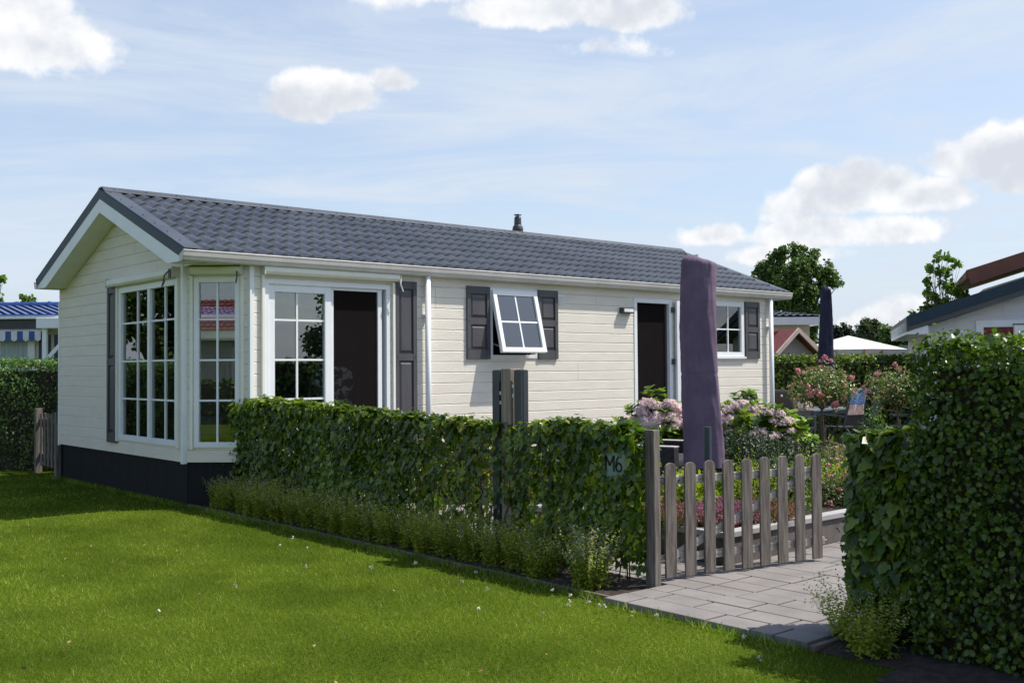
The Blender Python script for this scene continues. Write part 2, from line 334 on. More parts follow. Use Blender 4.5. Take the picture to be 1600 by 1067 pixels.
def leaves(P, N, S, tpl=OVAL, dirs=None, jit=.6):
    P = np.asarray(P, float); n = len(P); S = np.broadcast_to(np.asarray(S, float), (n,))
    N = unit(unit(np.asarray(N, float))+rng.normal(0, jit, (n, 3)))
    D = rng.normal(0, 1, (n, 3)) if dirs is None else np.asarray(dirs, float)+rng.normal(0, .35, (n, 3))
    t = unit(D-(D*N).sum(1, keepdims=True)*N); b = np.cross(t, N)
    tv, tf = tpl; k = len(tv)
    V = P[:, None]+S[:, None, None]*(tv[None, :, 0:1]*b[:, None]+tv[None, :, 1:2]*t[:, None]+tv[None, :, 2:3]*N[:, None])
    F = tf[None]+(np.arange(n)*k)[:, None, None]
    return V.reshape(-1, 3), F.reshape(-1, tf.shape[1])
def merge(L):
    V = []; F = []; o = 0
    for v, f in L: V.append(v); F.append(f+o); o += len(v)
    return np.concatenate(V), np.concatenate(F)

# ------------------------------------------------------------------ ground
mb = MB(); mb.add([(-900, -900, 0), (900, -900, 0), (900, 900, 0), (-900, 900, 0)], [(0, 1, 2, 3)])
tag(mb.build('lawn', 'lawn'), kind='structure')
def fan(x, y): return True
def inview(x, y, mx, dmax):
    dx = (x-CAM.x)*CR.x+(y-CAM.y)*CR.y; dy = (x-CAM.x)*CRY.x+(y-CAM.y)*CRY.y
    return (dy > 2.5) & (np.abs(dx) < dy*.49+mx) & (dy < dmax)
# grass blades
def grass():
    out = []
    n = 330000
    # density falls with distance: sample depth with p ~ 1/d, lateral uniform
    d = np.exp(rng.uniform(np.log(3.2), np.log(24), n)); w = d*.56+.6
    lat = rng.uniform(-1, 1, n)*w
    x = CAM.x+lat*CR.x+d*CRY.x; y = CAM.y+lat*CR.y+d*CRY.y
    ok = (x < .03) & ~((x > -.02) & (y < -6.2)) & ~((x > -.0) & (y > .5) & (y < 5)) & ~((x > -.04+.03*np.sin(y*31)) & (y < -7.9)) & ~((x > -.30+.06*np.sin(y*9)) & (y < -8.43))
    ok |= (x >= .03) & (x < .9) & (y > 5.1) & (y < 7)
    ok &= (y < 7.1)
    x, y, d = x[ok], y[ok], d[ok]; n = len(x)
    patch = np.sin(x*2.1+np.sin(y*1.3)*1.4)*np.sin(y*1.7+.6)*.5+.5
    h = rng.uniform(.016, .036, n)*(.75+.5*patch); wd_ = np.maximum(.0030, d*.00048)*rng.uniform(.7, 1.3, n)
    a = rng.uniform(0, 2*PI, n); lx = rng.normal(0, .55, n)*h; ly = rng.normal(0, .55, n)*h
    P = np.stack([x, y, np.zeros(n)], 1)
    b = np.stack([np.cos(a), np.sin(a), a*0], 1)*wd_[:, None]/2
    V = np.stack([P-b, P+b, P+np.stack([lx, ly, h], 1)], 1).reshape(-1, 3)
    F = np.arange(3*n).reshape(-1, 3)
    return V, F
V, F = grass(); tag(npmesh('lawn_grass', V, F, 'blade'), 'short mown green grass of the front lawn', 'grass', kind='stuff')
# edge tufts: longer grass along the skirting and the edging
def tufts(pts, h0, h1, per=14):
    P = np.repeat(np.array(pts), per, 0); n = len(P); P[:, :2] += rng.normal(0, .02, (n, 2))
    dz = np.stack([rng.normal(0, .35, n), rng.normal(0, .35, n), np.ones(n)], 1); N = np.cross(dz, rng.normal(0, 1, (n, 3)))
    return leaves(P, N, rng.uniform(h0, h1, n), (np.array([(-.05, 0, 0), (.05, 0, 0), (.02, 1, 0), (-.02, 1, 0)]), np.array([(0, 1, 2, 3)])), dz, .1)
pts = [(rng.uniform(-.05, .02), y, 0) for y in np.arange(.6, 5, .03)]+[(rng.uniform(-.03, .03), y, 0) for y in np.arange(-6.2, .5, .03)]+[(rng.uniform(-.12, -.07), y, 0) for y in np.arange(-7.9, -6.2, .06)]
V, F = tufts(pts, .03, .07); tag(npmesh('edge_grass', V, F, 'blade'), 'longer grass along the skirting and bed edge', 'grass', kind='stuff')
# clover flowers
P = []
for _ in range(26):
    y = -5.6-rng.normal(0, 1.3) if rng.random() < .75 else rng.uniform(-8.3, -2); x = -.12-abs(rng.normal(0, .28))
    if rng.random() < .25: x, y = rng.uniform(-2.5, -.2), rng.uniform(-8.5, -3)
    P.append((x, y, rng.uniform(.035, .055)))
P = np.array(P); Q = np.repeat(P, 9, 0)+rng.normal(0, .006, (len(P)*9, 3))
V, F = leaves(Q, rng.normal(0, 1, Q.shape), .010, QUAD); tag(npmesh('clover_flowers', V, F, 'clover'), 'small white clover flowers in the lawn', 'clover flowers', kind='stuff')
P = np.stack([rng.uniform(-5, -.1, 46), rng.uniform(-9, -1, 46), rng.uniform(.025, .04, 46)], 1)
V, F = leaves(P, np.tile((0, 0, 1.), (46, 1)), rng.uniform(.02, .04, 46), OVAL, None, .4); tag(npmesh('fallen_leaves', V, F, mat('dry_leaf', (.22, .12, .06), .8, (.30, .20, .09), 9), None), 'a few dry brown leaves lying in the grass', 'fallen leaves', kind='stuff')
# beds of soil
def soil(name, x0, x1, y0, y1, z=.004, amp=.02, nx=30, ny=120):
    xs = np.linspace(x0, x1, nx); ys = np.linspace(y0, y1, ny); vs = []
    for i, yy in enumerate(ys):
        for j, xx in enumerate(xs):
            e = min(j, nx-1-j, 2)/2
            vs.append((xx, yy, z+amp*e*(.4+.6*rng.random())))
    fs = [(i*nx+j, i*nx+j+1, (i+1)*nx+j+1, (i+1)*nx+j) for i in range(ny-1) for j in range(nx-1)]
    m_ = MB(); m_.add(vs, fs); return tag(m_.build(name, 'soil'), kind='structure')
soil('bed_soil', .06, .95, -6.25, .45)
soil('hedge_soil', -.04, 2.2, -8.45, -7.93, ny=30)
soil('verge_soil', -.30, 2.2, -13.5, -8.45)
mb = MB(); mb.box(.03, .055, -6.3, .50, -.1, .035); mb.build('bed_edging', 'edging'); tag(bpy.data.objects['bed_edging'], kind='structure')
mb = MB(); mb.box(-.05, 1.4, -7.945, -7.905, -.1, .03); tag(mb.build('path_edging', 'edging'), kind='structure')
# path of pavers
mb = MB(); mb.box(-.03, 15, -7.9, -6.0, -.05, .006); mb.box(.75, 15, -6.0, .05, -.05, .005); tag(mb.build('path_bed', 'joint'), kind='structure')
mb = MB(); x = -.035; row = 0
def paver(a, b, c, d):
    g = .006; z = .040+rng.uniform(-.002, .002)
    mb.box(a+g*.7, b-g*.7, c+g*1.5, d-g*1.5, -.02, z)
while x < 14:
    dep = .222; y0, y1 = (-7.89, -6.29) if x < .50 else (-7.89, -.02)
    if row == 0: cuts = [-7.89, -7.655, -7.485, -7.159, -6.493, -6.29]
    else:
        cuts = [y0]; y = y0+.16+.17*(row % 2)+rng.choice([0, 0, .08])
        while y < y1-.12: cuts.append(y); y += rng.choice([.34, .34, .34, .50])
        cuts.append(y1)
    for a, b in zip(cuts[:-1], cuts[1:]): paver(x, x+dep, a, b)
    x += dep; row += 1
tag(mb.build('path', 'paver', bevel=.003, seg=1), kind='structure')
# a small square lamp set into the paving
t = thing('ground_light', 'small square metal framed light set into the paving', 'ground light', (1.62, -7.42, .043), .1)
mb = MB(); mb.box(-.055, .055, -.055, -.04, 0, .004); mb.box(-.055, .055, .04, .055, 0, .004); mb.box(-.055, -.04, -.04, .04, 0, .004); mb.box(.04, .055, -.04, .04, 0, .004); mb.build('frame', 'white', t)
mb = MB(); mb.box(-.04, .04, -.04, .04, -.004, .001); mb.build('lens', 'table', t)

# ------------------------------------------------------------------ the chalet
house = thing('mobile_home', 'long cream mobile chalet with grey tiled roof, white windows and anthracite shutters', 'mobile home')
BP, BZ = .144, .528
ZT = 2.86; RZ0, RS, RV = 2.96, .385, 2.488          # roof top height at y=-.1, slope, ridge y
def rooftop(y): return RZ0+RS*(min(y, 2*RV-y)+.1)
def boards(z0, z1, opens, zoff):
    segs = []; k = math.floor((z0-zoff)/BP)
    while zoff+k*BP < z1:
        b = zoff+k*BP
        segs += [(b, .004, b, .014), (b, .014, b+.127, .014), (b+.127, .014, b+BP-.003, .004), (b+BP-.003, .004, b+BP, .004)]; k += 1
    cuts = sorted({z0, z1, *[o[2] for o in opens], *[o[3] for o in opens]}); out = []
    for za, oa, zb, ob in segs:
        if zb <= z0 or za >= z1: 
            continue
        if za == zb:
            if z0 < za < z1: out.append((za, oa, zb, ob))
            continue
        cc = [za]+[c for c in cuts if za < c < zb]+[zb]
        for p, q in zip(cc[:-1], cc[1:]):
            if (p+q)/2 < z0 or (p+q)/2 > z1: continue
            f = lambda z: oa+(ob-oa)*(z-za)/(zb-za)
            out.append((p, f(p), q, f(q)))
    return out
def wallpanel(mb, ext, z0, z1, opens, segs):
    for za, oa, zb, ob in segs:
        zm = (za+zb)/2; e0a, e1a = ext(za); e0b, e1b = ext(zb)
        if e1a-e0a < .01 and e1b-e0b < .01: continue
        hs = sorted([(o[0], o[1]) for o in opens if o[2] < zm < o[3] or (za == zb and o[2] < za < o[3])])
        xs = [None]
        for a, b in hs: xs += [a, b]
        xs.append(None)
        for i in range(0, len(xs), 2):
            l, r = xs[i], xs[i+1]
            la, ra = (e0a if l is None else l), (e1a if r is None else r); lb, rb = (e0b if l is None else l), (e1b if r is None else r)
            if ra-la < 1e-4 and rb-lb < 1e-4: continue
            mb.add([(la, oa, za), (ra, oa, za), (rb, ob, zb), (lb, ob, zb)], [(0, 1, 2, 3)])
def wall(name, Tf, ext, z0, z1, opens, joints=(), zoff=BZ):
    mb = MB(Tf); wallpanel(mb, ext, z0, z1, opens, boards(z0, z1, opens, zoff)); w = mb.build(name, 'siding', house)
    mb = MB(Tf)
    cuts = sorted({z0, z1, *[o[2] for o in opens], *[o[3] for o in opens]}|set(np.linspace(z0, z1, 14)))
    wallpanel(mb, ext, z0, z1, opens, [(a, -.09, b, -.09) for a, b in zip(cuts[:-1], cuts[1:])]); mb.build('inner_wall', 'inner', house)
    for s, k in joints:
        za = zoff+k*BP; MB(Tf).box(s-.0015, s+.0015, .012, .0145, za+.002, za+.128).build('board_joint', 'inner', w)
    return w
TS = lambda s, n, z: (s, -n, z)                    # side wall (y=0, faces -y)
TG = lambda s, n, z: (-n, s, z)                    # gable wall (x=0, faces -x), s = y
c0 = Vector((0, .545, 0)); c1 = Vector((.565, 0, 0)); cdv = (c1-c0).normalized(); cn = Vector((cdv.y, -cdv.x, 0)); CL = (c1-c0).length
TC = lambda s, n, z: tuple(c0+cdv*s+cn*n+Vector((0, 0, z)))
TB = lambda s, n, z: (s, 4.976+n, z)
TE = lambda s, n, z: (10.93+n, s, z)
O_side = [(.74, 2.52, .56, 2.68), (4.225, 5.115, 1.755, 2.73), (7.215, 8.12, .56, 2.70), (9.03, 10.06, 1.79, 2.72)]
O_gab = [(.735, 2.55, .72, 2.68)]
O_ch = [(.125, .665, .72, 2.68)]
O_back = [(.95, 3.05, 2.10, 2.66), (3.8, 4.7, 1.7, 2.55)]
zs = BZ+.024
wall('side_wall', TS, lambda z: (.565, 10.93), BZ, ZT, O_side, [(3.27, 14), (3.27, 13), (3.33, 2), (5.95, 6), (5.95, 7), (6.35, 14), (2.99, 11)], zs)
def gext(z):
    under = rooftop(0)-.29      # soffit height at y=0
    if z <= 2.836: return (.545, 4.976)
    y = (z-(RZ0-.29))/RS-.1; return (min(max(y, .545 if z < rooftop(.545)-.29 else y), RV), max(2*RV-y, RV))
wall('gable_wall', TG, gext, BZ, 3.66, O_gab, [(2.05, 18), (1.33, 17), (1.33, 16), (4.05, 13), (2.6, 1)], BZ)
wall('corner_wall', TC, lambda z: (0, CL), BZ, ZT, O_ch)
wall('back_wall', TB, lambda z: (0, 10.93), BZ, ZT, O_back)
wall('end_wall', TE, lambda z: (0, 4.976) if z < 2.73 else ((z-(RZ0-.29))/RS-.1, 2*RV-((z-(RZ0-.29))/RS-.1)), BZ, 3.66, [])
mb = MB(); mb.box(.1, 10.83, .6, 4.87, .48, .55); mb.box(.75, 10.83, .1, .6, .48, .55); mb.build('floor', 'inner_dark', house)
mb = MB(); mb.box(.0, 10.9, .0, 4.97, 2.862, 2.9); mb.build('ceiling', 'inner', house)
MB().box(3.35, 3.41, 1.2, 4.87, .55, 2.86).build('light_block_wall', 'inner_dark', house); MB().box(6.2, 6.26, .1, 4.87, .55, 2.86).build('light_block_wall', 'inner_dark', house); MB().box(.1, 3.3, 4.45, 4.86, .55, 2.05).build('kitchen_unit', 'inner_dark', house)  # two inner walls added to block light through the house, then a kitchen unit
# skirting
for Tf, a, b, off in ((TG, .545, 4.976, -.03), (TC, .012, CL-.012, -.03), (TS, .565, 10.93, -.03), (TB, 0, 10.9, -.03), (TE, .03, 4.94, -.03)):
    mb = MB(Tf); s = a
    while s < b-.01:
        e = min(s+.6, b); mb.box(s+.002, e-.002, off-.02, off, 0, BZ-.004); s = e
    mb.build('skirting_panel', 'skirt', house, bevel=.003, seg=1)
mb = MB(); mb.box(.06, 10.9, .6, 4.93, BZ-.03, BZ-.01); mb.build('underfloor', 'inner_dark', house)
# corner trims
def trim(x, y, w, z0=BZ-.02, z1=ZT-.03): MB().box(x-w/2, x+w/2, y-w/2, y+w/2, z0, z1).build('corner_trim', 'pvc', house, bevel=.004)
trim(-.012, .545, .06); trim(.565, -.012, .055); trim(10.925, .0, .06); trim(-.0, 4.972, .05, z1=2.63)
# roof
def roofside(name, sgn):
    TW, CO = .1853, 8; nu = 63; smp = 10; u0 = -.10; L = RV+.125
    us = np.array([u0+(i+j/smp)*TW for i in range(nu) for j in range(smp)]+[u0+nu*TW]); us = us[us <= 11.2]
    t = ((us-u0)/TW) % 1
    h = .030*np.where(t < .72, .5-.5*np.cos(PI*t/.72), .5+.5*np.cos(PI*(t-.72)/.28))
    V = []; F = []; n = len(us); cl = L/CO; wt = np.clip(h/.030, 0, 1)**1.2*.95+.05
    for c in range(CO):
        for (fa, oa, fb, ob) in ((0, .034, .45, .018), (.45, .018, 1.03, .0)):
            o = len(V)
            for f, off in ((fa, oa), (fb, ob)):
                y = -.125+cl*(c+f); y = min(y, RV)
                for k in range(n): V.append((us[k], y-.02*wt[k], RZ0+RS*(y+.1)-.002+h[k]+off*wt[k]-.012))
            F += [(o+k, o+k+1, o+n+k+1, o+n+k) for k in range(n-1)]
        o = len(V); y = -.125+cl*c
        for dz, dy in ((.034, 0), (-.006 if c else -.012, .004)):
            for k in range(n): V.append((us[k], y+dy-.02*wt[k], RZ0+RS*(y+.1)-.002+h[k]+dz*wt[k]-.012-(.01 if dy else 0)))
        F += [(o+k+1, o+k, o+n+k, o+n+k+1) for k in range(n-1)]
    V = np.array(V)
    if sgn < 0: V[:, 1] = 2*RV-V[:, 1]
    return npmesh(name, V, np.array(F), 'roof', house, smooth=True)
roof = roofside('roof', 1); roofside('roof', -1)
# underlay closing the gap under the tiles
for sg in (1, -1):
    y = lambda v: v if sg > 0 else 2*RV-v
    mb = MB(); mb.add([(-.30, y(-.09), RZ0-.045), (11.33, y(-.09), RZ0-.045), (11.33, y(RV), rooftop(RV)-.045), (-.30, y(RV), rooftop(RV)-.045),
                       (-.30, y(-.09), RZ0-.12), (11.33, y(-.09), RZ0-.12), (11.33, y(RV), rooftop(RV)-.28), (-.30, y(RV), rooftop(RV)-.28)],
                      [(0, 1, 2, 3), (4, 5, 6, 7), (0, 1, 5, 4), (1, 2, 6, 5), (0, 3, 7, 4)]); mb.build('roof_deck', 'inner_dark', house)
    # verge flashing with screws, dark fascia, white bargeboard, sloping soffit
    for xa, xb, e in ((-.313, -.09, -.313), (11.13, 11.36, 11.36)):
        n0 = Vector((0, -RS, 1)).normalized()
        def Q(x, v, d): return (x, y(v), RZ0+RS*(v+.1)+d)
        mb = MB(); a = [Q(xa, -.135, .030), Q(xb, -.135, .030), Q(xb, RV, .030), Q(xa, RV, .030), Q(xa, -.135, .022), Q(xb, -.135, .022), Q(xb, RV, .022), Q(xa, RV, .022)]
        mb.add(a, [(0, 1, 2, 3), (4, 7, 6, 5), (0, 4, 5, 1), (1, 5, 6, 2), (3, 7, 4, 0)]); fl = mb.build('verge_flashing', 'roof', house)
        mb = MB()
        for v in np.arange(.15, 2.4, .36):
            p = Q((xa+xb)/2+(-.03 if xa < 0 else .03), v, .030); MB().lathe([(.009, 0), (.009, .006), (.003, .009)], p, 8).build('screw', 'antmetal', fl)
        s = -1 if xa < 0 else 1
        def strip(nm, mt, x0, x1, d0, d1, v0, zmin=-9):
            f = lambda v, d: RZ0+RS*(v+.1)+d
            lo = [(v0, max(f(v0, d1), zmin))]
            if f(v0, d1) < zmin: lo.append(((zmin-RZ0-d1)/RS-.1, zmin))
            poly = [(v0, max(f(v0, d0), zmin+.002)), (RV, f(RV, d0)), (RV, f(RV, d1))]+lo[::-1]
            mb = MB(); mb.prism([(y(p), q) for p, q in poly], 'x', min(x0, x1), max(x0, x1)); return mb.build(nm, mt, house)
        strip('fascia_board', 'fascia', e, e-s*.02, .031, -.105, -.137)
        strip('bargeboard', 'pvc', e-s*.004, e-s*.028, -.106, -.285, -.125, 2.832)
        if xa < 0: strip('soffit', 'cream_trim', -.284, .004, -.245, -.284, -.12, 2.834)
        else: strip('soffit', 'cream_trim', 11.33, 10.94, -.245, -.284, -.12, 2.834)
    # gutter
    prof = [(-.165, 2.952), (-.172, 2.945), (-.165, 2.925), (-.158, 2.885), (-.145, 2.865), (-.14, 2.845), (-.125, 2.832), (-.045, 2.832), (-.045, 2.90), (-.052, 2.90), (-.052, 2.842), (-.12, 2.842), (-.132, 2.85), (-.138, 2.87), (-.148, 2.888), (-.157, 2.94)]
    mb = MB(); mb.prism([(y(a), b) for a, b in prof], 'x', -.325, 11.37); g = mb.build('gutter', 'gutter', house)
    MB().prism([(y(a), b) for a, b in prof[:9]], 'x', -.329, -.320).build('end_cap', 'gutter', g); MB().prism([(y(a), b) for a, b in prof[:9]], 'x', 11.366, 11.376).build('end_cap', 'gutter', g)
    # flat eave soffit + red-brown dark closure strip under the tiles
    mb = MB(); mb.box(.56 if sg > 0 else 0, 11.33, y(-.043) if sg > 0 else y(.02), y(.02) if sg > 0 else y(-.043), 2.834, 2.855); mb.build('eave_soffit', 'cream_trim', house)
    mb = MB(); mb.box(-.29, 11.32, min(y(-.10), y(-.07)), max(y(-.10), y(-.07)), 2.86, 2.95); mb.build('closure_strip', 'brownroof', house)
mb = MB(); mb.prism([(-.01, -.043), (.56, -.043), (.56, .03), (.03, .56), (-.01, .56)], 'z', 2.834, 2.855); mb.build('corner_soffit', 'cream_trim', house)
# ridge cap
mb = MB(); R0 = rooftop(RV)
mb.prism([(RV-.15, R0-.030), (RV-.15, R0-.012), (RV-.05, R0+.052), (RV+.05, R0+.052), (RV+.15, R0-.012), (RV+.15, R0-.030), (RV+.05, R0+.030), (RV-.05, R0+.030)], 'x', -.30, 11.36)
rc = mb.build('ridge_cap', 'roof', house, bevel=.006)
mb = MB()
for x in np.arange(-.15, 11.2, .42): MB().lathe([(.008, 0), (.008, .006), (.003, .009)], (x, RV-.10, R0+.021), 8).build('screw', 'antmetal', rc)
# chimney + vent
mb = MB(); mb.lathe([(.10, -.1), (.10, .02), (.092, .03), (.098, .10), (.085, .15), (.066, .17), (.06, .30), (.045, .325), (.02, .33)], (7.0, RV+.04, R0), 20); ch = mb.build('chimney', 'antmetal', house, smooth=False)
mb = MB(); mb.lathe([(.062, .345), (.07, .35), (.062, .358), (.01, .37)], (7.0, RV+.04, R0), 20); mb.lathe([(.012, .32), (.012, .36)], (7.0, RV+.04, R0), 8); mb.build('cowl', 'antmetal', ch)
mb = MB(); mb.lathe([(.05, -.1), (.05, .03)], (5.39, RV+.3, R0-.06), 14); mb.lathe([(.10, .075), (.102, .085), (.05, .11), (.01, .115)], (5.39, RV+.3, R0-.02), 18); mb.lathe([(.07, .05), (.07, .06)], (5.39, RV+.3, R0-.03), 14); mb.build('roof_vent', 'antmetal', house)
# downpipes
for x in (3.09, 10.79):
    mb = MB(); mb.tube([(x, -.085, 2.84), (x, -.085, .1)], .038, 20); p = mb.build('downpipe', 'pvc', house, smooth=False)
    p.data.polygons.foreach_set('use_smooth', [len(f.vertices) == 4 for f in p.data.polygons])
    for z in (2.3, .9): MB().box(x-.05, x+.05, -.09, -.0, z, z+.03).build('pipe_bracket', 'pvc', p)

def frame(Tf, s0, s1, z0, z1, w, n0, n1, name='window', mt='pvc', bars=(), parent=house):
    mb = MB(Tf); mb.box(s0, s0+w, n0, n1, z0, z1); mb.box(s1-w, s1, n0, n1, z0, z1)
    mb.box(s0+w, s1-w, n0, n1, z0, z0+w); mb.box(s0+w, s1-w, n0, n1, z1-w, z1)
    for a, b in bars: mb.box(a, b, n0, n1-.002, z0+w, z1-w)
    return mb.build(name, mt, parent, bevel=.004)
def glass(Tf, s0, s1, z0, z1, n, par, mt='glass'):
    return MB(Tf).box(s0, s1, n-.002, n+.002, z0, z1).build('pane', mt, par)
def muntins(Tf, s0, s1, z0, z1, n, vs, hs, par, w=.022):
    mb = MB(Tf)
    for v in vs: mb.box(v-w/2, v+w/2, n-.009, n+.009, z0, z1)
    for h in hs:
        xs = [s0]+[q for v in sorted(vs) for q in (v-w/2, v+w/2)]+[s1]
        for a, b in zip(xs[::2], xs[1::2]): mb.box(a, b, n-.008, n+.008, h-w/2, h+w/2)
    return mb.build('muntin', 'pvc', par)
def rollerbox(Tf, s0, s1, zt, zb, cord=None):
    m_ = MB(Tf); pr = [(.0, zt), (.10, zt-.012), (.115, zt-.028), (.115, zb+.035), (.095, zb+.006), (.0, zb)]
    n = len(pr); m_.add([(s0, a, b) for a, b in pr]+[(s1, a, b) for a, b in pr], [tuple(range(n))[::-1], tuple(range(n, 2*n))]+[(i, (i+1) % n, n+(i+1) % n, n+i) for i in range(n)])
    b = m_.build('roller_shutter_box', 'cream_trim', house, bevel=.004)
    m_ = MB(Tf)
    for e, w in ((s0, -.012), (s1, .012)):
        MB(Tf).box(min(e, e+w), max(e, e+w), .0, .122, zb-.004, zt+.004).build('end_cap', 'gutter', b)
    return b
def guide(Tf, s, z0, z1): MB(Tf).box(s-.018, s+.018, .006, .05, z0, z1).build('guide_rail', 'cream_trim', house, bevel=.003)
# gable bay window
w = frame(TG, .705, 2.56, .70, 2.70, .072, -.06, .03, bars=[(1.535, 1.605)])
glass(TG, .777, 1.535, .772, 2.628, -.01, w); glass(TG, 1.605, 2.488, .772, 2.628, -.01, w)
muntins(TG, .777, 1.535, .772, 2.628, -.002, [1.11], [1.245, 1.73, 2.225], w); muntins(TG, 1.605, 2.488, .772, 2.628, -.002, [1.98], [1.245, 1.73, 2.225], w)
rollerbox(TG, .655, 2.79, 2.83, 2.715); guide(TG, .665, .68, 2.71); guide(TG, 2.60, .68, 2.71)
mb = MB(TG); mb.tube([(.70, .13, 2.79), (.78, .15, 2.74), (.84, .14, 2.66), (.86, .15, 2.61), (.82, .15, 2.63), (.80, .14, 2.68)], .009, 6); mb.box(.66, .72, .117, .132, 2.70, 2.81); mb.build('crank', 'antmetal', house)
# corner window
w = frame(TC, .112, .668, .70, 2.70, .062, -.06, .03)
glass(TC, .174, .606, .762, 2.638, -.01, w); muntins(TC, .174, .606, .762, 2.638, -.002, [.39], [1.25, 1.725, 2.205], w)
rollerbox(TC, .085, .70, 2.83, 2.725); guide(TC, .09, .68, 2.72); guide(TC, .695, .68, 2.72)
mb = MB(TC); mb.tube([(.66, .125, 2.76), (.665, .14, 2.68), (.655, .14, 2.62)], .009, 6); mb.build('crank', 'antmetal', house)
# sliding door
w = frame(TS, .735, 2.525, .57, 2.685, .055, -.08, .025, 'sliding_door')
sf = frame(TS, .790, 1.66, .625, 2.63, .09, -.055, .005, 'sash', parent=w)
glass(TS, .88, 1.57, .715, 2.54, -.03, sf); muntins(TS, .88, 1.57, .715, 2.54, -.024, [1.19], [1.25, 1.725, 2.205], sf, .024)
mb = MB(TS); mb.box(2.36, 2.42, -.05, -.01, .64, 2.60); mb.box(1.67, 1.70, -.05, -.012, .64, 2.60); mb.box(1.67, 2.42, -.055, -.005, 2.595, 2.628); mb.build('screen_frame', 'pvc', w)
mb = MB(TS); mb.box(1.70, 2.36, -.032, -.028, .64, 2.595); mb.build('insect_screen', 'screen', w)
rollerbox(TS, .70, 2.63, 2.845, 2.735); guide(TS, .71, .56, 2.73); guide(TS, 2.575, .56, 2.73)
mb = MB(TS); mb.tube([(2.63, .12, 2.76), (2.62, .13, 2.70), (2.66, .13, 2.61)], .008, 6); mb.build('crank', 'white', house)
# tilted open window
frame(TS, 4.215, 5.12, 1.745, 2.735, .05, -.08, .028, 'window_frame')
AL = math.atan2(.22, .872); zt = 2.69
def TA(s, n, z): 
    dz = z-zt; nn = n+.03; return TS(s, .0+nn*math.cos(AL)-dz*math.sin(AL)*1., zt+dz*math.cos(AL)+nn*math.sin(AL))
w = frame(TA, 4.235, 5.075, zt-.90, zt, .068, -.03, .03, 'open_sash')
glass(TA, 4.30, 5.01, zt-.835, zt-.065, 0, w, 'glass2'); muntins(TA, 4.30, 5.01, zt-.835, zt-.065, .004, [4.655], [zt-.455], w, .024)
mb = MB(TS); mb.bar((4.30, .0, 1.95), (4.30, .17, 1.90), .012, .02); mb.bar((5.0, .0, 1.95), (5.0, .17, 1.90), .012, .02); mb.build('window_stay', 'chrome', house)
# kitchen back door and right window
w = frame(TS, 7.205, 8.13, .56, 2.71, .07, -.08, .025, 'door_frame')
mb = MB(TS); mb.box(7.275, 8.06, -.04, -.034, .56, 2.64); mb.build('insect_screen', 'screen', w)
for z in (.75, 1.65, 2.50): MB(TS).box(8.10, 8.17, .02, .05, z, z+.09).build('hinge', 'antmetal', w)
ca, sa = math.cos(.10), math.sin(.10)
TD = lambda s, n, z: TS(8.17+s*ca-n*sa, .045+s*sa+n*ca, z)
w = frame(TD, 0, .86, .58, 2.69, .10, 0, .05, 'door_leaf')
glass(TD, .10, .76, 1.2, 2.59, .025, w); MB(TD).box(.10, .76, .01, .04, .68, 1.2).build('door_panel', 'pvc', w)
mb = MB(TD); mb.box(.80, .83, .05, .075, 1.55, 1.75); mb.tube([(.815, .07, 1.66), (.815, .10, 1.66), (.70, .10, 1.66)], .009, 8); mb.build('handle', 'antmetal', w)
w = frame(TS, 9.02, 10.07, 1.78, 2.73, .078, -.08, .03)
glass(TS, 9.098, 9.992, 1.858, 2.652, -.01, w); muntins(TS, 9.098, 9.992, 1.858, 2.652, -.002, [9.30, 9.64], [2.255], w)
mb = MB(TS); mb.box(9.0, 10.09, .0, .06, 1.745, 1.778); mb.build('window_sill', 'pvc', w)
for a in range(2):
    mb = MB(); x0 = 9.12+a*.5
    pl = [(x0+i*.03, .12+.015*math.sin(i*1.9)) for i in range(16)]
    mb.add([(x, y, z) for x, y in pl for z in (2.22, 2.66)], [(2*i, 2*i+2, 2*i+3, 2*i+1) for i in range(15)]); mb.build('curtain', 'curtain', house)
# shutters
def shutter(Tf, s0, s1, z0, z1, zm):
    sw = .058; mb = MB(Tf); mb.box(s0, s0+sw, .014, .046, z0, z1); mb.box(s1-sw, s1, .014, .046, z0, z1)
    for a, b in ((z0, z0+.13), (zm-.045, zm+.045), (z1-.10, z1)): mb.box(s0+sw, s1-sw, .014, .043, a, b)
    mb.box(s0+sw, s1-sw, .014, .022, z0+.13, z1-.10)
    for a, b in ((z0+.145, zm-.06), (zm+.06, z1-.115)):
        x0, x1 = s0+sw+.012, s1-sw-.012; d = .03
        mb.add([(x0, .022, a), (x1, .022, a), (x1, .022, b), (x0, .022, b), (x0+d, .038, a+d), (x1-d, .038, a+d), (x1-d, .038, b-d), (x0+d, .038, b-d)],
               [(4, 5, 6, 7), (0, 1, 5, 4), (1, 2, 6, 5), (2, 3, 7, 6), (3, 0, 4, 7)])
    s = mb.build('shutter', 'shutter', house)
    mb = MB(Tf)
    for q in (s0+.03, s1-.03):
        for z in (z0+.14, zm, z1-.1): MB(Tf).box(q-.006, q+.006, .046, .05, z-.006, z+.006).build('screw', 'ink', s)
    return s
shutter(TS, 2.595, 2.94, .57, 2.755, 1.76)
shutter(TS, 3.795, 4.205, 1.735, 2.745, 2.26); shutter(TS, 5.125, 5.515, 1.735, 2.745, 2.26); shutter(TS, 10.10, 10.515, 1.745, 2.755, 2.26)
shutter(TG, 2.63, 2.945, .655, 2.745, 1.73)
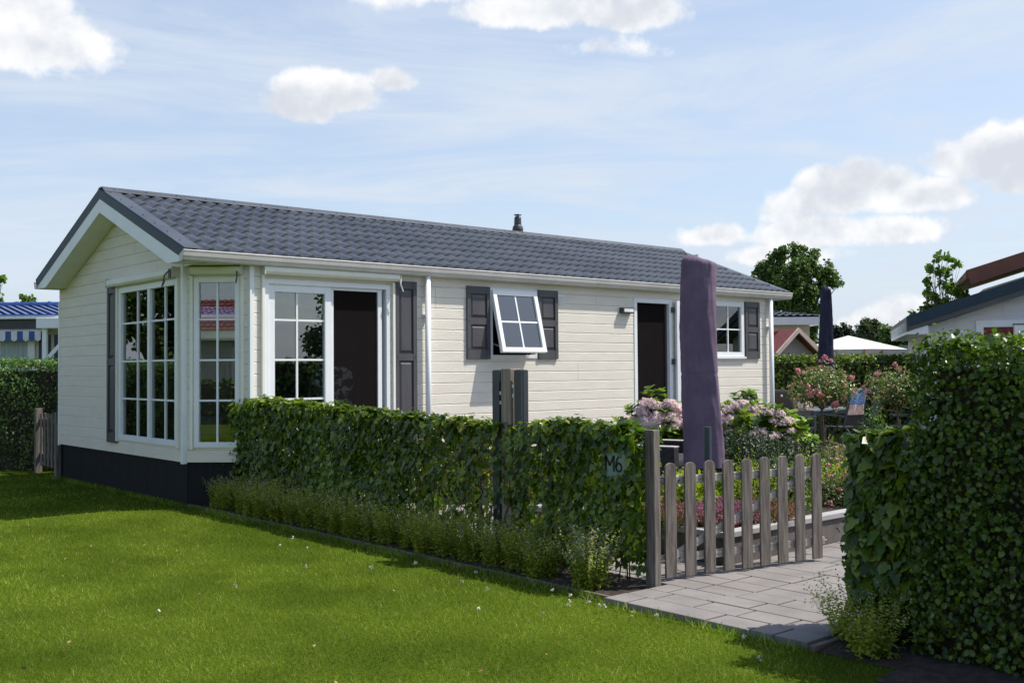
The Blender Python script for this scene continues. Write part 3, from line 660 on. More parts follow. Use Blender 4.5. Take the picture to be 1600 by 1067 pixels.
# wall vent and wall lamp
mb = MB(TS); mb.box(5.545, 5.675, .012, .022, 2.545, 2.69); v = mb.build('air_vent', 'pvc', house)
mb = MB(TS)
for z in np.arange(2.56, 2.675, .02): mb.box(5.555, 5.665, .022, .027, z, z+.009)
mb.build('louvre', 'gutter', v)
mb = MB(TS); mb.box(6.87, 7.13, .01, .10, 2.455, 2.545); l = mb.build('wall_lamp', 'antmetal', house, bevel=.006)
MB(TS).box(6.895, 7.105, .10, .104, 2.475, 2.525).build('lens', 'white', l)
# things inside, dimly seen through the panes
t = thing('sofa', 'pale sofa seen dimly through the front windows of the cream chalet', 'sofa', (1.2, 3.0, .55))
MB().box(-.8, .8, -.35, .45, .1, .42).build('seat', 'fur', t, bevel=.06); MB().box(-.8, .8, .3, .5, .3, .85).build('backrest', 'fur', t, bevel=.06)
for s in (-1, 1): MB().box(s*.88-.1, s*.88+.1, -.35, .5, .1, .62).build('armrest', 'fur', t, bevel=.05)
t = thing('armchair', 'armchair with a black and white patterned throw behind the sliding door screen', 'armchair', (2.15, .75, .55), -.5)
pat = mat('patterned_throw', (.015, .015, .018), .9, (.75, .75, .80), 13, detail=3, mr=(.52, .56))
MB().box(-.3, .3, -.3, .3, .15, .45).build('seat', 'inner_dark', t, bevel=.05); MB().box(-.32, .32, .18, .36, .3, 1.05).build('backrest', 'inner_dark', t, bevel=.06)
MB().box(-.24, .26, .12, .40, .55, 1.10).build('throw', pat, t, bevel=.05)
t = thing('floor_lamp', 'thin dark floor lamp standing inside behind the front corner window', 'lamp', (1.1, 1.7, .55))
mb = MB(); mb.lathe([(.12, 0), (.12, .02), (.012, .03), (.012, 1.25)]); mb.build('stand', 'antmetal', t); mb = MB(); mb.lathe([(.16, 1.2), (.10, 1.42)]); mb.build('lamp_shade', 'inner_dark', t)

# ------------------------------------------------------------------ ivy fence
def ivy_top(y):     # height of the ivy along the fence
    return np.interp(y, [-6.2, -5.9, -5.0, -4.75, -4.5, -3.9, -2.9, -1.7, -.3, .1, .3], [1.13, 1.17, 1.165, 1.10, 1.13, 1.14, 1.17, 1.215, 1.25, 1.22, 1.08])
def ivy():
    n = 25000; y = rng.uniform(-6.2, .32, n)
    face = rng.choice([0, 1, 2, 3], n, p=[.52, .2, .14, .14])
    top = ivy_top(y)+.012*np.sin(y*9)+.016*np.sin(y*23+1); zlo = .12+.05*np.sin(y*4)
    z = zlo+(top-zlo)*rng.random(n); x = np.where(face == 0, .44+rng.normal(0, .018, n), np.where(face == 1, .66+rng.normal(0, .02, n), .55+rng.uniform(-.09, .09, n)))
    z = np.where(face == 2, top+rng.normal(0, .02, n), z)
    bulge = .03*np.sin(y*5+z*4)+.02*np.sin(z*9+y*2); x = np.where(face == 0, x+bulge, x)
    N = np.stack([np.where(face == 0, -1., np.where(face == 1, 1., np.where(face == 2, 0, -.3))), np.zeros(n), np.where(face == 2, 1., .25)], 1)
    # holes: thin growth round the tall post, some low gaps
    gap = np.exp(-((y+4.62)/.24)**2)*.72+np.exp(-((y+3.85)/.5)**2)*.32+np.exp(-((y+5.15)/.25)**2)*.2+np.where(z < .5, .12, 0)
    hole = (np.sin(y*7.3+1.3*np.sin(z*5))*np.sin(z*9+y*3.1)) > .55
    gap = gap*np.where(z > 1.04, .5, 1)
    keep = rng.random(n) > np.clip(gap+hole*.35*(y < -1.5), 0, .93)
    keep &= ~((face == 0) & (y < -5.85) & (y > -6.07) & (z > .81) & (z < 1.02))
    ey = (y > 0) & (rng.random(n) < (y/.35)*.4); keep &= ~ey
    P = np.stack([x, y, z], 1)
    dirs = np.stack([np.zeros(n), rng.normal(0, .3, n), -np.ones(n)], 1)
    ytt = (rng.random(n) < np.clip(np.exp(-((y+4.4)/.8)**2)*.75+.05, 0, 1))
    A = keep & ~ytt; B = keep & ytt
    S = rng.uniform(.038, .074, n)
    a = leaves(P[A], N[A], S[A], IVY, dirs[A], .42); b = leaves(P[B], N[B], S[B]*.85, IVY, dirs[B], .5)
    return a, b
t = thing('ivy_hedge', 'long low ivy hedge grown over a wire fence in front of the cream chalet', 'ivy hedge', (.55, -3, 0))
a, b = ivy()
for (V, F), mt, nm in ((a, 'ivy', 'foliage'), (b, 'ivy_y', 'yellowing_leaves')): npmesh(nm, V-np.array([.55, -3, 0]), F, mt, t)
mb = MB()
for k in range(70):
    y = rng.uniform(-3.1, 3.2); x = rng.uniform(-.07, .07); pts_ = [(x, y, 0)]
    for q in range(6): pts_.append((x+rng.normal(0, .02), y+rng.normal(0, .06)+.02*q, .19*(q+1)))
    mb.tube(pts_, [.006-.0006*q for q in range(7)], 5, False)
mb.build('stems', 'twig', t)
t = thing('wire_fence', 'thin dark wire mesh fence inside the long ivy hedge', 'fence', (.56, -3, 0))
mb = MB()
for y in np.arange(-3.15, 3.3, .10): mb.tube([(0, y, .05), (0, y, 1.08)], .0022, 4, False)
for z in np.arange(.08, 1.1, .20): mb.tube([(.004, -3.15, z), (.004, 3.3, z)], .0028, 4, False)
mb.build('wire_panel', 'antmetal', t)
for y in (-1.2, .2, 1.6, 2.9): MB().box(.01, .05, y-.02, y+.02, 0, 1.08).build('fence_post', 'antmetal', t)
def post(name, label, x, y, w, d, z, mt='wood', cat='post', rz=0):
    t = thing(name, label, cat, (x, y, 0), rz)
    mb = MB(); mb.box(-w/2, w/2, -d/2, d/2, -.2, z); o = mb.build('timber', mt, t, bevel=.006); return t
gp = post('gate_post', 'square weathered wooden post at the end of the ivy hedge, carrying the gate', .545, -6.235, .07, .088, 1.15)
for z in (.80, .19): MB().tube([(.03, .0, z), (.12, 0, z)], .010, 8).build('hinge', 'antmetal', gp)
tp = post('tall_post', 'tall square wooden post rising out of the ivy hedge between two dark metal profiles', .56, -4.665, .12, .12, 1.60, 'wood_light')
for s, dx in ((-1, .0), (1, .0)):
    mb = MB(); mb.box(-.05, .03, s*.140-.045, s*.140+.045, .0, 1.585); mb.box(-.03, .01, s*.140-.05, s*.140+.05, .0, 1.59); mb.build('metal_profile', 'antmetal', tp, bevel=.003)
mb = MB()
for z in (1.30, 1.38): mb.box(-.05, -.035, .07, .09, z, z+.03); mb.box(-.05, -.035, -.10, -.07, z+.06, z+.09)
mb.build('bracket', 'chrome', tp)
# sign board half hidden in the ivy
t = thing('number_sign', 'pale green letterbox plate reading M6, half hidden in the ivy', 'sign', (.455, -5.945, .90), PI/2)
MB().box(-.15, .12, -.004, .012, -.12, .10).build('plate', 'sign', t, bevel=.004); MB().box(-.155, .125, -.012, .014, .085, .118).build('band', 'yellow', t, bevel=.004)
MB().box(-.155, .125, -.014, .015, .119, .135).build('lid', 'white', t, bevel=.003)
mb = MB()
def stroke(pts_, w=.017):
    for p, q in zip(pts_[:-1], pts_[1:]): mb.bar((p[0], .0135, p[1]), (q[0], .0135, q[1]), .004, w, (0, 1, 0)) if False else mb.bar((p[0], .0135, p[1]), (q[0], .0135, q[1]), w, .004, (0, 1, 0))
stroke([(.075, -.062), (.075, .052)]); stroke([(-.005, -.062), (-.005, .052)]); stroke([(.075, .048), (.035, -.02)]); stroke([(.035, -.02), (-.005, .048)])
mb.build('letter', 'ink', t)
mb = MB(); c6 = [(-.055-.028*math.cos(q)*1.0, -.030+.030*math.sin(q)) for q in np.linspace(0, 2*PI, 15)]; stroke(c6, .015)
stroke([(-.027, -.030), (-.030, .005), (-.042, .035), (-.062, .050), (-.080, .044)], .015); mb.build('digit', 'ink', t)
t.rotation_euler = (0, 0, PI/2)

# ------------------------------------------------------------------ gate
ga = Vector((.725, -6.241, 0)); gb = Vector((2.158, -6.539, 0)); gd = (gb-ga).normalized()
gate = thing('picket_gate', 'open weathered wooden picket gate with rounded pales and a diagonal brace', 'gate', tuple(ga), math.atan2(gd.y, gd.x))
for i in range(9):
    x = .012+i*.1838; w2 = .052; pl = [(x-w2, .06), (x+w2, .06), (x+w2, .855)]+[(x+w2*math.cos(q), .855+w2*.85*math.sin(q)) for q in np.linspace(0, PI, 9)[1:-1]]+[(x-w2, .855)]
    dz = rng.uniform(-.004, .004)
    mb = MB(); mb.prism([(p, q+dz) for p, q in pl], 'y', 0, .018); mb.build('pale', 'wood', gate, bevel=.003, seg=1)
MB().box(-.12, 1.56, .020, .055, .735, .795).build('rail', 'rail', gate, bevel=.004); MB().box(-.10, 1.58, .020, .055, .165, .225).build('rail', 'rail', gate, bevel=.004)
mb = MB(); mb.bar((.05, .036, .21), (1.46, .036, .755), .03, .058, (0, 0, 1)); mb.build('brace', 'rail', gate, bevel=.004)
mb = MB()
for z in (.765, .195):
    for x in (-.07, .10): MB().box(x-.007, x+.007, .012, .020, z-.007, z+.007).build('bolt', 'antmetal', gate)

mb = MB(); mb.tube([(1.57, .04, .195), (1.62, .04, .195)], .006, 8); mb.build('latch', 'chrome', gate)

# ------------------------------------------------------------------ right ivy, privet hedge, catmint
t = thing('ivy_pillar', 'short ivy covered fence end beside the tall clipped hedge', 'ivy hedge', (.52, -8.1, 0))
n = 3000; y = rng.uniform(-.36, .19, n); z = rng.uniform(.10, 1.0, n)**.9*1.20; f = rng.random(n)
x = np.where(f < .55, -.12+rng.normal(0, .02, n), rng.uniform(-.1, .22, n)); N = np.stack([np.where(f < .55, -1., rng.normal(0, .5, n)), np.where(f > .8, 1., 0.), np.full(n, .3)], 1)
tm = (f > .55) & (f < .75); z = np.where(tm, 1.17+.05*rng.random(n)-.25*np.maximum(0, y-.12), z); N[tm] = (0, 0, 1); y = np.where(f > .8, .15+rng.normal(0, .02, n), y)
V, F = leaves(np.stack([x, y, z], 1), N, rng.uniform(.05, .10, n), IVY, np.stack([x*0, x*0, -np.ones(n)], 1), .42); npmesh('foliage', V, F, 'ivy', t)
mb = MB(); mb.box(-.02, .10, -.35, .12, 0, 1.05); mb.build('stems', 'twig', t)
# trailing strands
for k, yy in enumerate((.29, .31, .27, .29)):
    pass
strand = []
for k in range(16):
    y0 = .18+rng.random()*.06; z0 = rng.uniform(.45, 1.1)
    for q in range(5): strand.append((-.08+rng.normal(0, .03), y0+rng.normal(0, .012), z0-q*.05))
V, F = leaves(strand, np.tile((-1., .3, 0.), (len(strand), 1)), rng.uniform(.035, .06, len(strand)), IVY, np.tile((0, 0, -1.), (len(strand), 1)), .5); npmesh('trailing_stem', V, F, 'ivy', t)
post('fence_post', 'weathered post at the left edge of the ivy beside the clipped hedge', .50, -7.915, .07, .045, 1.12)

def hedge(name, label, loc, rz, L, D, H, mt, n, size, wob=.03, tpl=OVAL, faces='ftbe', sp=None, corner=.05, top_n=.25):
    t = thing(name, label, 'hedge', loc, rz, None)
    out = []
    A = {'f': L*H, 't': L*D*1.3, 'e': 2*D*H, 'b': L*H*.5}; tot = sum(A[f] for f in faces)
    for f in faces:
        k = int(n*A[f]/tot); u = rng.uniform(0, L, k); v = rng.uniform(0, 1, k); q = rng.normal(0, .025, k)-np.abs(rng.normal(0, .05, k))*(rng.random(k) < .4)
        w = wob*(np.sin(u*3.1+v*4)+.6*np.sin(u*7.7+v*9+1)+.5*np.sin(v*13+u*2))
        if f == 'f': P = np.stack([u, -q-w, .03+v*(H-.03)], 1); N = np.tile((0, -1., .25), (k, 1)); P[:, 1] += corner*np.clip((v-.93)/.07, 0, 1)**2
        if f == 'b': P = np.stack([u, D+q+w, .05+v*(H-.05)], 1); N = np.tile((0, 1., .25), (k, 1))
        if f == 't': P = np.stack([u, v*D, H+q+w*.8+rng.exponential(.012, k)], 1); N = np.tile((0, -.1, 1.), (k, 1))
        if f == 'e': s = rng.random(k) < .5; P = np.stack([np.where(s, -q-w, L+q+w), rng.uniform(0, D, k), v*H], 1); N = np.stack([np.where(s, -1., 1.), np.zeros(k), np.full(k, .2)], 1)
        out.append(leaves(P, N, size*rng.uniform(.65, 1.3, k), tpl, None, .62))
    V, F = merge(out); npmesh('foliage', V, F, mt, t)
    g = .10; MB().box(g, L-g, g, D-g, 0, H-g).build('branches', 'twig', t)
    if sp:                                    # young shoots standing out of the face
        P = []; N = []; Dr = []
        for _ in range(sp):
            top = rng.random() < .45
            b = np.array([rng.uniform(0, L), rng.uniform(0, D) if top else -.03, H if top else rng.uniform(.3, H)]); d = unit(np.array([rng.normal(0, .3), rng.normal(0, .3) if top else -.6, 1.]))
            for k in range(7):
                P.append(b+d*(.012*k)); a = rng.uniform(0, 2*PI); Dr.append(d*.6+np.array([math.cos(a), math.sin(a), 0])); N.append(d)
        V, F = leaves(P, N, size*rng.uniform(.5, .95, len(P)), tpl, Dr, .3); npmesh('young_shoots', V, F, mt, t)
    return t
# local +x runs along the hedge, local -y is the front
hedge('clipped_hedge', 'tall clipped privet hedge filling the right edge, beside the ivy covered fence end', (.30, -8.36, 0), -PI/2, 4.2, .9, 1.68, 'privet', 64000, .033, .03, WIDE, sp=330)

def catmint(label, loc, n=60, h=.34, sp=.22, fl='floret', fk=.35, group=None, lean=0.):
    t = thing('catmint', label, 'catmint plant', loc, rng.uniform(0, 6), group)
    P = []; N = []; S = []; Dr = []; Pf = []
    for _ in range(n):
        a = rng.uniform(0, 2*PI); r0 = rng.uniform(0, .13); tip = np.array([math.cos(a)*sp*rng.uniform(.2, 1.1), math.sin(a)*sp*rng.uniform(.2, 1.1), h*rng.uniform(.6, 1.15)])
        b = np.array([math.cos(a)*r0, math.sin(a)*r0, 0]); k = 26
        for q in range(k):
            s = q/(k-1); p = b+(tip-b)*np.array([s**1.4, s**1.4, s]); 
            a2 = q*2.4; d = np.array([math.cos(a2), math.sin(a2), .6])
            P.append(p+rng.normal(0, .004, 3)); Dr.append(d); N.append((d[0]*.3, d[1]*.3, 1)); S.append(.034*(1.15-.72*s))
            if s > .62 and rng.random() < fk: Pf.append(p+rng.normal(0, .006, 3))
    V, F = leaves(P, N, np.array(S), OVAL, Dr, .4); npmesh('foliage', V, F, 'catmint', t)
    if Pf: V, F = leaves(Pf, rng.normal(0, 1, (len(Pf), 3)), .009, QUAD); npmesh('flowers', V, F, fl, t)
    return t
proto = [catmint('low bushy catmint plant in the unbroken row along the foot of the ivy hedge', (.30, -.1, 0), 120, .36, .23, fk=.22, group='catmint row at the foot of the ivy hedge') for _ in range(3)]
ys = np.arange(.15, -5.6, -.29)
for i, y in enumerate(ys):
    loc = (.27+rng.uniform(-.04, .04), y, .0); h = np.interp(y, [-5.6, -3, .3], [.95, 1.0, 1.0])*rng.uniform(.92, 1.1)
    o = proto[i] if i < 3 else dup(proto[i % 3], loc, rng.uniform(0, 6), proto[0]['label'], proto[0]['group'])
    o.location = loc; o.scale = (h, h, h)
catmint('bright flowering catmint clump at the gate post end of the bed', (.22, -5.93, 0), 120, .42, .26, fk=1.)
catmint('sprawling catmint under the right ivy, reaching over the paving', (.30, -7.98, 0), 90, .34, .32, fk=.2)
t = catmint('airy catmint plant in front of the clipped hedge, on bare soil', (.12, -8.2, 0), 70, .30, .26, fk=.1)

# ------------------------------------------------------------------ raised bed, patio planting
def wallrun(name, label, pts, z, th=.10):
    t = thing(name, label, 'garden wall', (pts[0][0], pts[0][1], 0)); o = Vector((*pts[0], 0))
    for a, b in zip(pts[:-1], pts[1:]):
        a, b = Vector((*a, 0))-o, Vector((*b, 0))-o; d = (b-a).normalized()
        mb = MB(); mb.bar(a+Vector((0, 0, (z-.045)/2)), b+Vector((0, 0, (z-.045)/2)), th-.02, z-.045); mb.build('blockwork', 'block', t)
        L = (b-a).length; k = max(1, round(L/1.0))
        mb = MB()
        for i in range(k):
            mb.bar(a+d*(L*i/k-(th/2 if i == 0 else -.002))+Vector((0, 0, z-.0225)), a+d*(L*(i+1)/k-.002)+Vector((0, 0, z-.0225)), th+.02, .045)
        mb.build('coping', 'cap', t, bevel=.004)
    return t
wallrun('raised_bed_wall', 'low dark block wall with pale coping round the raised flower bed behind the gate', [(1.52, -3.8), (1.52, -6.12), (12.5, -6.02)], .30)
soil('raised_bed_soil', 1.58, 12.5, -6.02, -3.7, .22, .03, 60, 40)
soil('back_bed_soil', 6.1, 12.0, -3.75, -1.7, .20, .03, 40, 20)

def mound(name, label, cat, loc, rx, ry, h, mt, n, size, tpl=OVAL, group=None, flowers=None, up=.35, jit=.7, stems=True, lump=.12):
    """a rounded shrub: leaves through the outer shell of an uneven dome"""
    t = thing(name, label, cat, loc, 0, group)
    ph = rng.uniform(0, 6, 4)
    def shell(k, r0, r1):
        a = rng.uniform(0, 2*PI, k); e = np.arcsin(rng.uniform(0, 1, k)); r = rng.uniform(r0, r1, k)*(1+lump*np.sin(3*a+ph[0])*np.cos(2*e+ph[1])+lump*.8*np.sin(7*a+ph[2]+4*e))
        D = np.stack([np.cos(a)*np.cos(e), np.sin(a)*np.cos(e), np.sin(e)], 1)
        return D*np.stack([r*rx, r*ry, r*h], 1), D
    P, D = shell(n, .55, 1.02); V, F = leaves(P, D+np.array((0, 0, up)), size*rng.uniform(.6, 1.25, n), tpl, D+np.array((0, 0, .6)), jit)
    npmesh('foliage', V, F, mt, t)
    if stems:
        mb = MB()
        for k in range(9):
            a = k*.7; mb.tube([(0, 0, 0), (rx*.35*math.cos(a), ry*.35*math.sin(a), h*.4), (rx*.6*math.cos(a), ry*.6*math.sin(a), h*.75)], [.012, .009, .004], 5, False)
        mb.build('stems', 'twig', t)
    if flowers:
        fm, fn, fs = flowers; P, D = shell(fn, .98, 1.08); P = np.repeat(P, 8, 0)+rng.normal(0, fs*.35, (fn*8, 3))
        V, F = leaves(P, rng.normal(0, 1, P.shape), fs*.8, QUAD); npmesh('flowers', V, F, fm, t)
    return t
def spikes(name, label, cat, loc, rx, ry, h, mt, n, base='midgreen', group=None):
    t = thing(name, label, cat, loc, 0, group)
    a = rng.uniform(0, 2*PI, n); r = np.sqrt(rng.random(n)); B = np.stack([r*rx*np.cos(a), r*ry*np.sin(a), np.zeros(n)], 1)
    D = unit(np.stack([B[:, 0]/rx*.5, B[:, 1]/ry*.5, np.ones(n)], 1)+rng.normal(0, .15, (n, 3))); hh = h*(1-.35*r**2)*rng.uniform(.75, 1.1, n)
    P = []; Dr = []
    for q in range(9):
        s = .45+.55*q/8; P.append(B+D*(hh*s)[:, None]+rng.normal(0, .004, B.shape)); Dr.append(D)
    P = np.concatenate(P); Dr = np.concatenate(Dr); V, F = leaves(P, rng.normal(0, 1, P.shape), .018, OVAL, Dr, .2); npmesh('flowers', V, F, mt, t)
    k = n*3; P = np.repeat(B, 3, 0)+rng.normal(0, .01, (k, 3)); P[:, 2] = rng.uniform(0, .5, k)*h
    V, F = leaves(P, rng.normal(0, 1, P.shape), .035, OVAL, np.tile((0, 0, 1.), (k, 1)), .4); npmesh('foliage', V, F, base, t)
    return t
def at(px, Y, z=.24): X = (px-800)/1636.3*Y; return W(X, Y, z)

# heathers along the wall
spikes('heather', 'russet heather clump behind the gate hinge, leftmost along the bed wall', 'heather', at(1024, 8.95), .18, .26, .27, 'heather_r', 260)
spikes('heather', 'russet and green heather clump showing between the first two gate pales', 'heather', at(1062, 8.75), .17, .22, .24, 'heather_r', 230)
spikes('heather', 'bright magenta heather clump behind the left half of the gate', 'heather', at(1100, 8.75), .19, .22, .26, 'heather_m', 300)
spikes('heather', 'magenta heather clump behind the middle pales of the gate', 'heather', at(1139, 8.85), .17, .22, .27, 'heather_m', 260)
spikes('heather', 'pinkish red heather clump at the wall corner, rightmost of the heathers', 'heather', at(1190, 9.0), .20, .24, .26, 'heather_r', 300)
# shrubs
mound('lime_shrub', 'bright lime leaved shrub behind the left end of the gate', 'shrub', at(1065, 9.7), .42, .32, .36, 'lime', 1500, .07)
mound('lime_shrub', 'low glossy green shrub between the purple parasol and the gate', 'shrub', at(1120, 9.9), .30, .3, .34, 'hyd_leaf', 900, .06)
mound('golden_shrub', 'fine leaved golden shrub behind the middle of the gate', 'shrub', at(1165, 9.8), .34, .3, .50, 'lime', 2600, .026)
mound('box_shrub', 'rounded dark green shrub behind the right half of the gate', 'shrub', at(1220, 10.0), .34, .3, .50, 'privet', 2600, .03)
mound('golden_shrub', 'yellow topped low shrub right of the gate, in front of the rose trunk', 'shrub', at(1262, 11.2), .35, .3, .42, 'lime', 1800, .03)
mound('hebe_bush', 'broad dark fine leaved bush below the hydrangeas, right of the purple parasol', 'shrub', at(1165, 12.6), .62, .5, .62, 'hebe', 6000, .035, stems=True)
mound('hebe_bush', 'darker lower fine leaved bush just left of the rose trunk', 'shrub', at(1238, 12.8), .50, .4, .50, 'hebe', 4200, .035)
mound('bedding_plant', 'bushy bedding plant with coral flowers beside the last gate pale', 'flowering plant', at(1302, 10.4), .36, .3, .32, 'midgreen', 1500, .035, flowers=('rose_pink', 16, .03))
mound('bedding_plant', 'bluish leaved bedding plant with red flowers near the bed coping', 'flowering plant', at(1338, 10.3), .34, .3, .28, 'hebe', 1300, .035, flowers=('rose_pink', 18, .032))
mound('bedding_plant', 'yellow green bedding plant with pink flowers behind the bluish one', 'flowering plant', at(1325, 11.6), .45, .35, .32, 'lime', 1500, .035, flowers=('rose_pink', 14, .03))
mound('bedding_plant', 'small green bedding plant with pink buds left of the yellow topped shrub', 'flowering plant', at(1245, 10.6), .28, .25, .40, 'midgreen', 1100, .035, flowers=('rose_pink', 8, .025))
mound('bedding_plant', 'tangled dark bedding plant with pale pink buds at the foot of the rose trunk', 'flowering plant', at(1290, 13.2), .55, .4, .38, 'midgreen', 2200, .035, flowers=('rose_spent', 22, .03))
mound('bedding_plant', 'low dark red leaved plant partly behind the ivy pillar', 'flowering plant', at(1355, 11.2), .3, .3, .26, 'heather_r', 1000, .035)
spikes('dry_grass', 'reddish brown dried plant mound right of the rose trunk', 'plant', at(1323, 13.4), .36, .3, .36, 'rose_spent', 420, 'heather_r')
mound('leafy_shrub', 'upright pale green shrub in front of the dark garden chairs', 'shrub', at(1362, 15.6), .24, .22, .80, 'dark_hedge', 900, .055)
mound('leafy_shrub', 'low mid green shrub in the bed behind the ivy pillar', 'shrub', at(1395, 13.0), .5, .4, .40, 'dark_hedge', 1600, .06)

def head(t, c, r):
    n = 340; r = r*rng.uniform(.85, 1.15); D = unit(rng.normal(0, 1, (n, 3))); D[:, 2] = np.abs(D[:, 2])*1.0-.25; D = unit(D); P = np.array(c)+D*np.array((r, r, r*.8))*rng.uniform(.82, 1.12, (n, 1))*(1+.12*np.sin(D[:, 0:1]*7+D[:, 2:3]*5))
    V, F = leaves(P, D, r*.24, QUAD, None, .28)
    core = MB(); core.lathe([(r*.02, -r*.4), (r*.5, -r*.3), (r*.68, 0), (r*.55, r*.35), (r*.02, r*.55)], c, 9)
    cv = np.array(core.v); cf = np.array([f for f in core.f if len(f) == 4]); V2, F2 = merge([(V, F), (cv, cf)])
    npmesh('flower_head', V2, F2, 'hyd_fl', t)
def hydrangea(label, px, Y, w, h, heads, n=1900):
    t = thing('hydrangea', label, 'hydrangea', at(px, Y, .2), RZ)
    # rosettes of big leaves
    P = []; N = []; Dr = []
    for _ in range(n//9):
        a = rng.uniform(0, 2*PI); e = math.asin(rng.uniform(.05, 1)); r = rng.uniform(.85, 1.12)*(1+.2*(rng.random() < .35))
        c = np.array([math.cos(a)*math.cos(e)*w*r, math.sin(a)*math.cos(e)*w*.7*r, (.25+.75*math.sin(e))*h*r]); ax = unit(c/np.array([w, w, h])+np.array([0, 0, .7]))
        for k in range(9):
            b = k*2.4; s = .25+.09*k; d = np.array([math.cos(b), math.sin(b), .75-.09*k]); P.append(c-ax*.012*k); Dr.append(d*1.0); N.append(ax+np.array([0, 0, .2])-d*.35)
    V, F = leaves(P, N, rng.uniform(.08, .145, len(P)), WIDE, Dr, .18); npmesh('foliage', V, F, 'hyd_leaf', t)
    mound_core = MB(); mound_core.lathe([(w*.5, 0), (w*.7, h*.4), (w*.5, h*.75), (.02, h*.85)], (0, 0, 0), 12); mound_core.build('stems', 'hebe', t)
    heads = heads+[(a+rng.uniform(-13, 13), b+rng.uniform(-6, 12), r*.9) for a, b, r in heads]
    for (dx, dz, r) in heads:
        X = (dx-px)/1636.3*Y; Z = 1.6-(dz-574)/1636.3*Y-.2
        head(t, (X, -w*.75*math.sqrt(max(.05, 1-(X/w)**2*.8))*(1.1-Z/h*.4), Z), r)
hydrangea('hydrangea with pale pink heads left of the purple parasol, before the open back door', 1030, 14.4, .52, .85, [(998, 640, .085), (1018, 634, .095), (1040, 632, .09), (1000, 655, .09), (1022, 650, .10), (1044, 652, .10), (985, 657, .08), (1010, 668, .09), (1035, 668, .10), (1055, 640, .08), (1058, 660, .09), (978, 668, .07)])
hydrangea('hydrangea with many pink heads directly right of the purple parasol', 1140, 14.2, .62, .88, [(1130, 640, .085), (1150, 632, .09), (1165, 640, .09), (1135, 658, .10), (1155, 652, .10), (1176, 655, .09), (1128, 672, .09), (1148, 668, .10), (1168, 668, .10), (1186, 670, .09), (1112, 650, .09), (1180, 640, .08), (1190, 655, .075)])
hydrangea('hydrangea with few paler heads and big green leaves at the right end of the group', 1200, 13.6, .50, .72, [(1208, 648, .08), (1192, 646, .07), (1190, 684, .08), (1225, 690, .075), (1170, 680, .08), (1232, 700, .07), (1212, 662, .07)])

def rose(label, px, Y, zc, r, seed_, blooms, spent):
    t = thing('standard_rose', label, 'rose tree', at(px, Y, .2), RZ)
    mb = MB(); mb.tube([(0, 0, 0), (.012, 0, .5), (-.006, 0, zc-.25)], [.022, .019, .015], 8)
    for k in range(9):
        a = k*2.4; mb.tube([(0, 0, zc-.28), (r*.4*math.cos(a), r*.4*math.sin(a), zc-.12), (r*.7*math.cos(a), r*.7*math.sin(a), zc+.05*math.sin(k*3))], [.013, .009, .004], 5, False)
    mb.build('trunk', 'bark', t, smooth=True)
    mb = MB(); mb.tube([(.05, .02, 0), (.05, .02, zc-.5)], .012, 6); mb.build('stake', 'wood', t)
    n = 3000; D = unit(rng.normal(0, 1, (n, 3))); a = np.arctan2(D[:, 1], D[:, 0]); rr = r*rng.uniform(.35, 1.05, n)*(1+.16*np.sin(3*a+seed_)+.10*np.sin(5*D[:, 2]*3+a*4))
    P = D*rr[:, None]*np.array((1., 1., .66))*(1-.32*(D[:, 2:3] < 0)*np.abs(D[:, 2:3]))+np.array((0, 0, zc)); P[:, 2] += .05*np.sin(P[:, 0]*7+seed_)
    V, F = leaves(P, D+np.array((0, 0, .5)), rng.uniform(.03, .055, n), OVAL, None, .7); npmesh('foliage', V, F, 'rose_leaf', t)
    k = spent; D = unit(rng.normal(0, 1, (k, 3))+np.array((0, -.3, .5))); P = D*np.array((r*1.03, r*1.03, r*.72))+np.array((0, 0, zc)); P = np.repeat(P, 6, 0)+rng.normal(0, .014, (k*6, 3))
    V, F = leaves(P, rng.normal(0, 1, P.shape), .022, QUAD); npmesh('spent_blooms', V, F, 'rose_spent', t)
    for (bx, by, br) in blooms:
        X = (bx-px)/1636.3*Y; Z = 1.6-(by-574)/1636.3*Y-.2; c = np.array((X, -math.sqrt(max(.0, r*r-X*X))*.75-.04, Z))
        D = unit(rng.normal(0, 1, (46, 3))); V, F = leaves(c+D*br*.55*rng.uniform(.5, 1, (46, 1)), D, br*.85, WIDE, None, .4); npmesh('bloom', V, F, 'rose_pink', t)
    return t
rose('standard rose with pink blooms on a bare trunk, left of the pair, before the table', 1283, 15.0, 1.06, .46, 1., [(1262, 612, .055), (1255, 618, .05), (1268, 618, .055), (1291, 632, .065), (1322, 592, .04), (1276, 561, .045), (1285, 566, .04), (1252, 604, .04), (1240, 580, .04), (1270, 566, .03)], 110)
rose('standard rose in the far bed, right of the pair, next to the clipped hedge', 1400, 17.0, 1.02, .50, 4., [(1384, 572, .045), (1362, 586, .04), (1347, 608, .045), (1353, 613, .04)], 110)

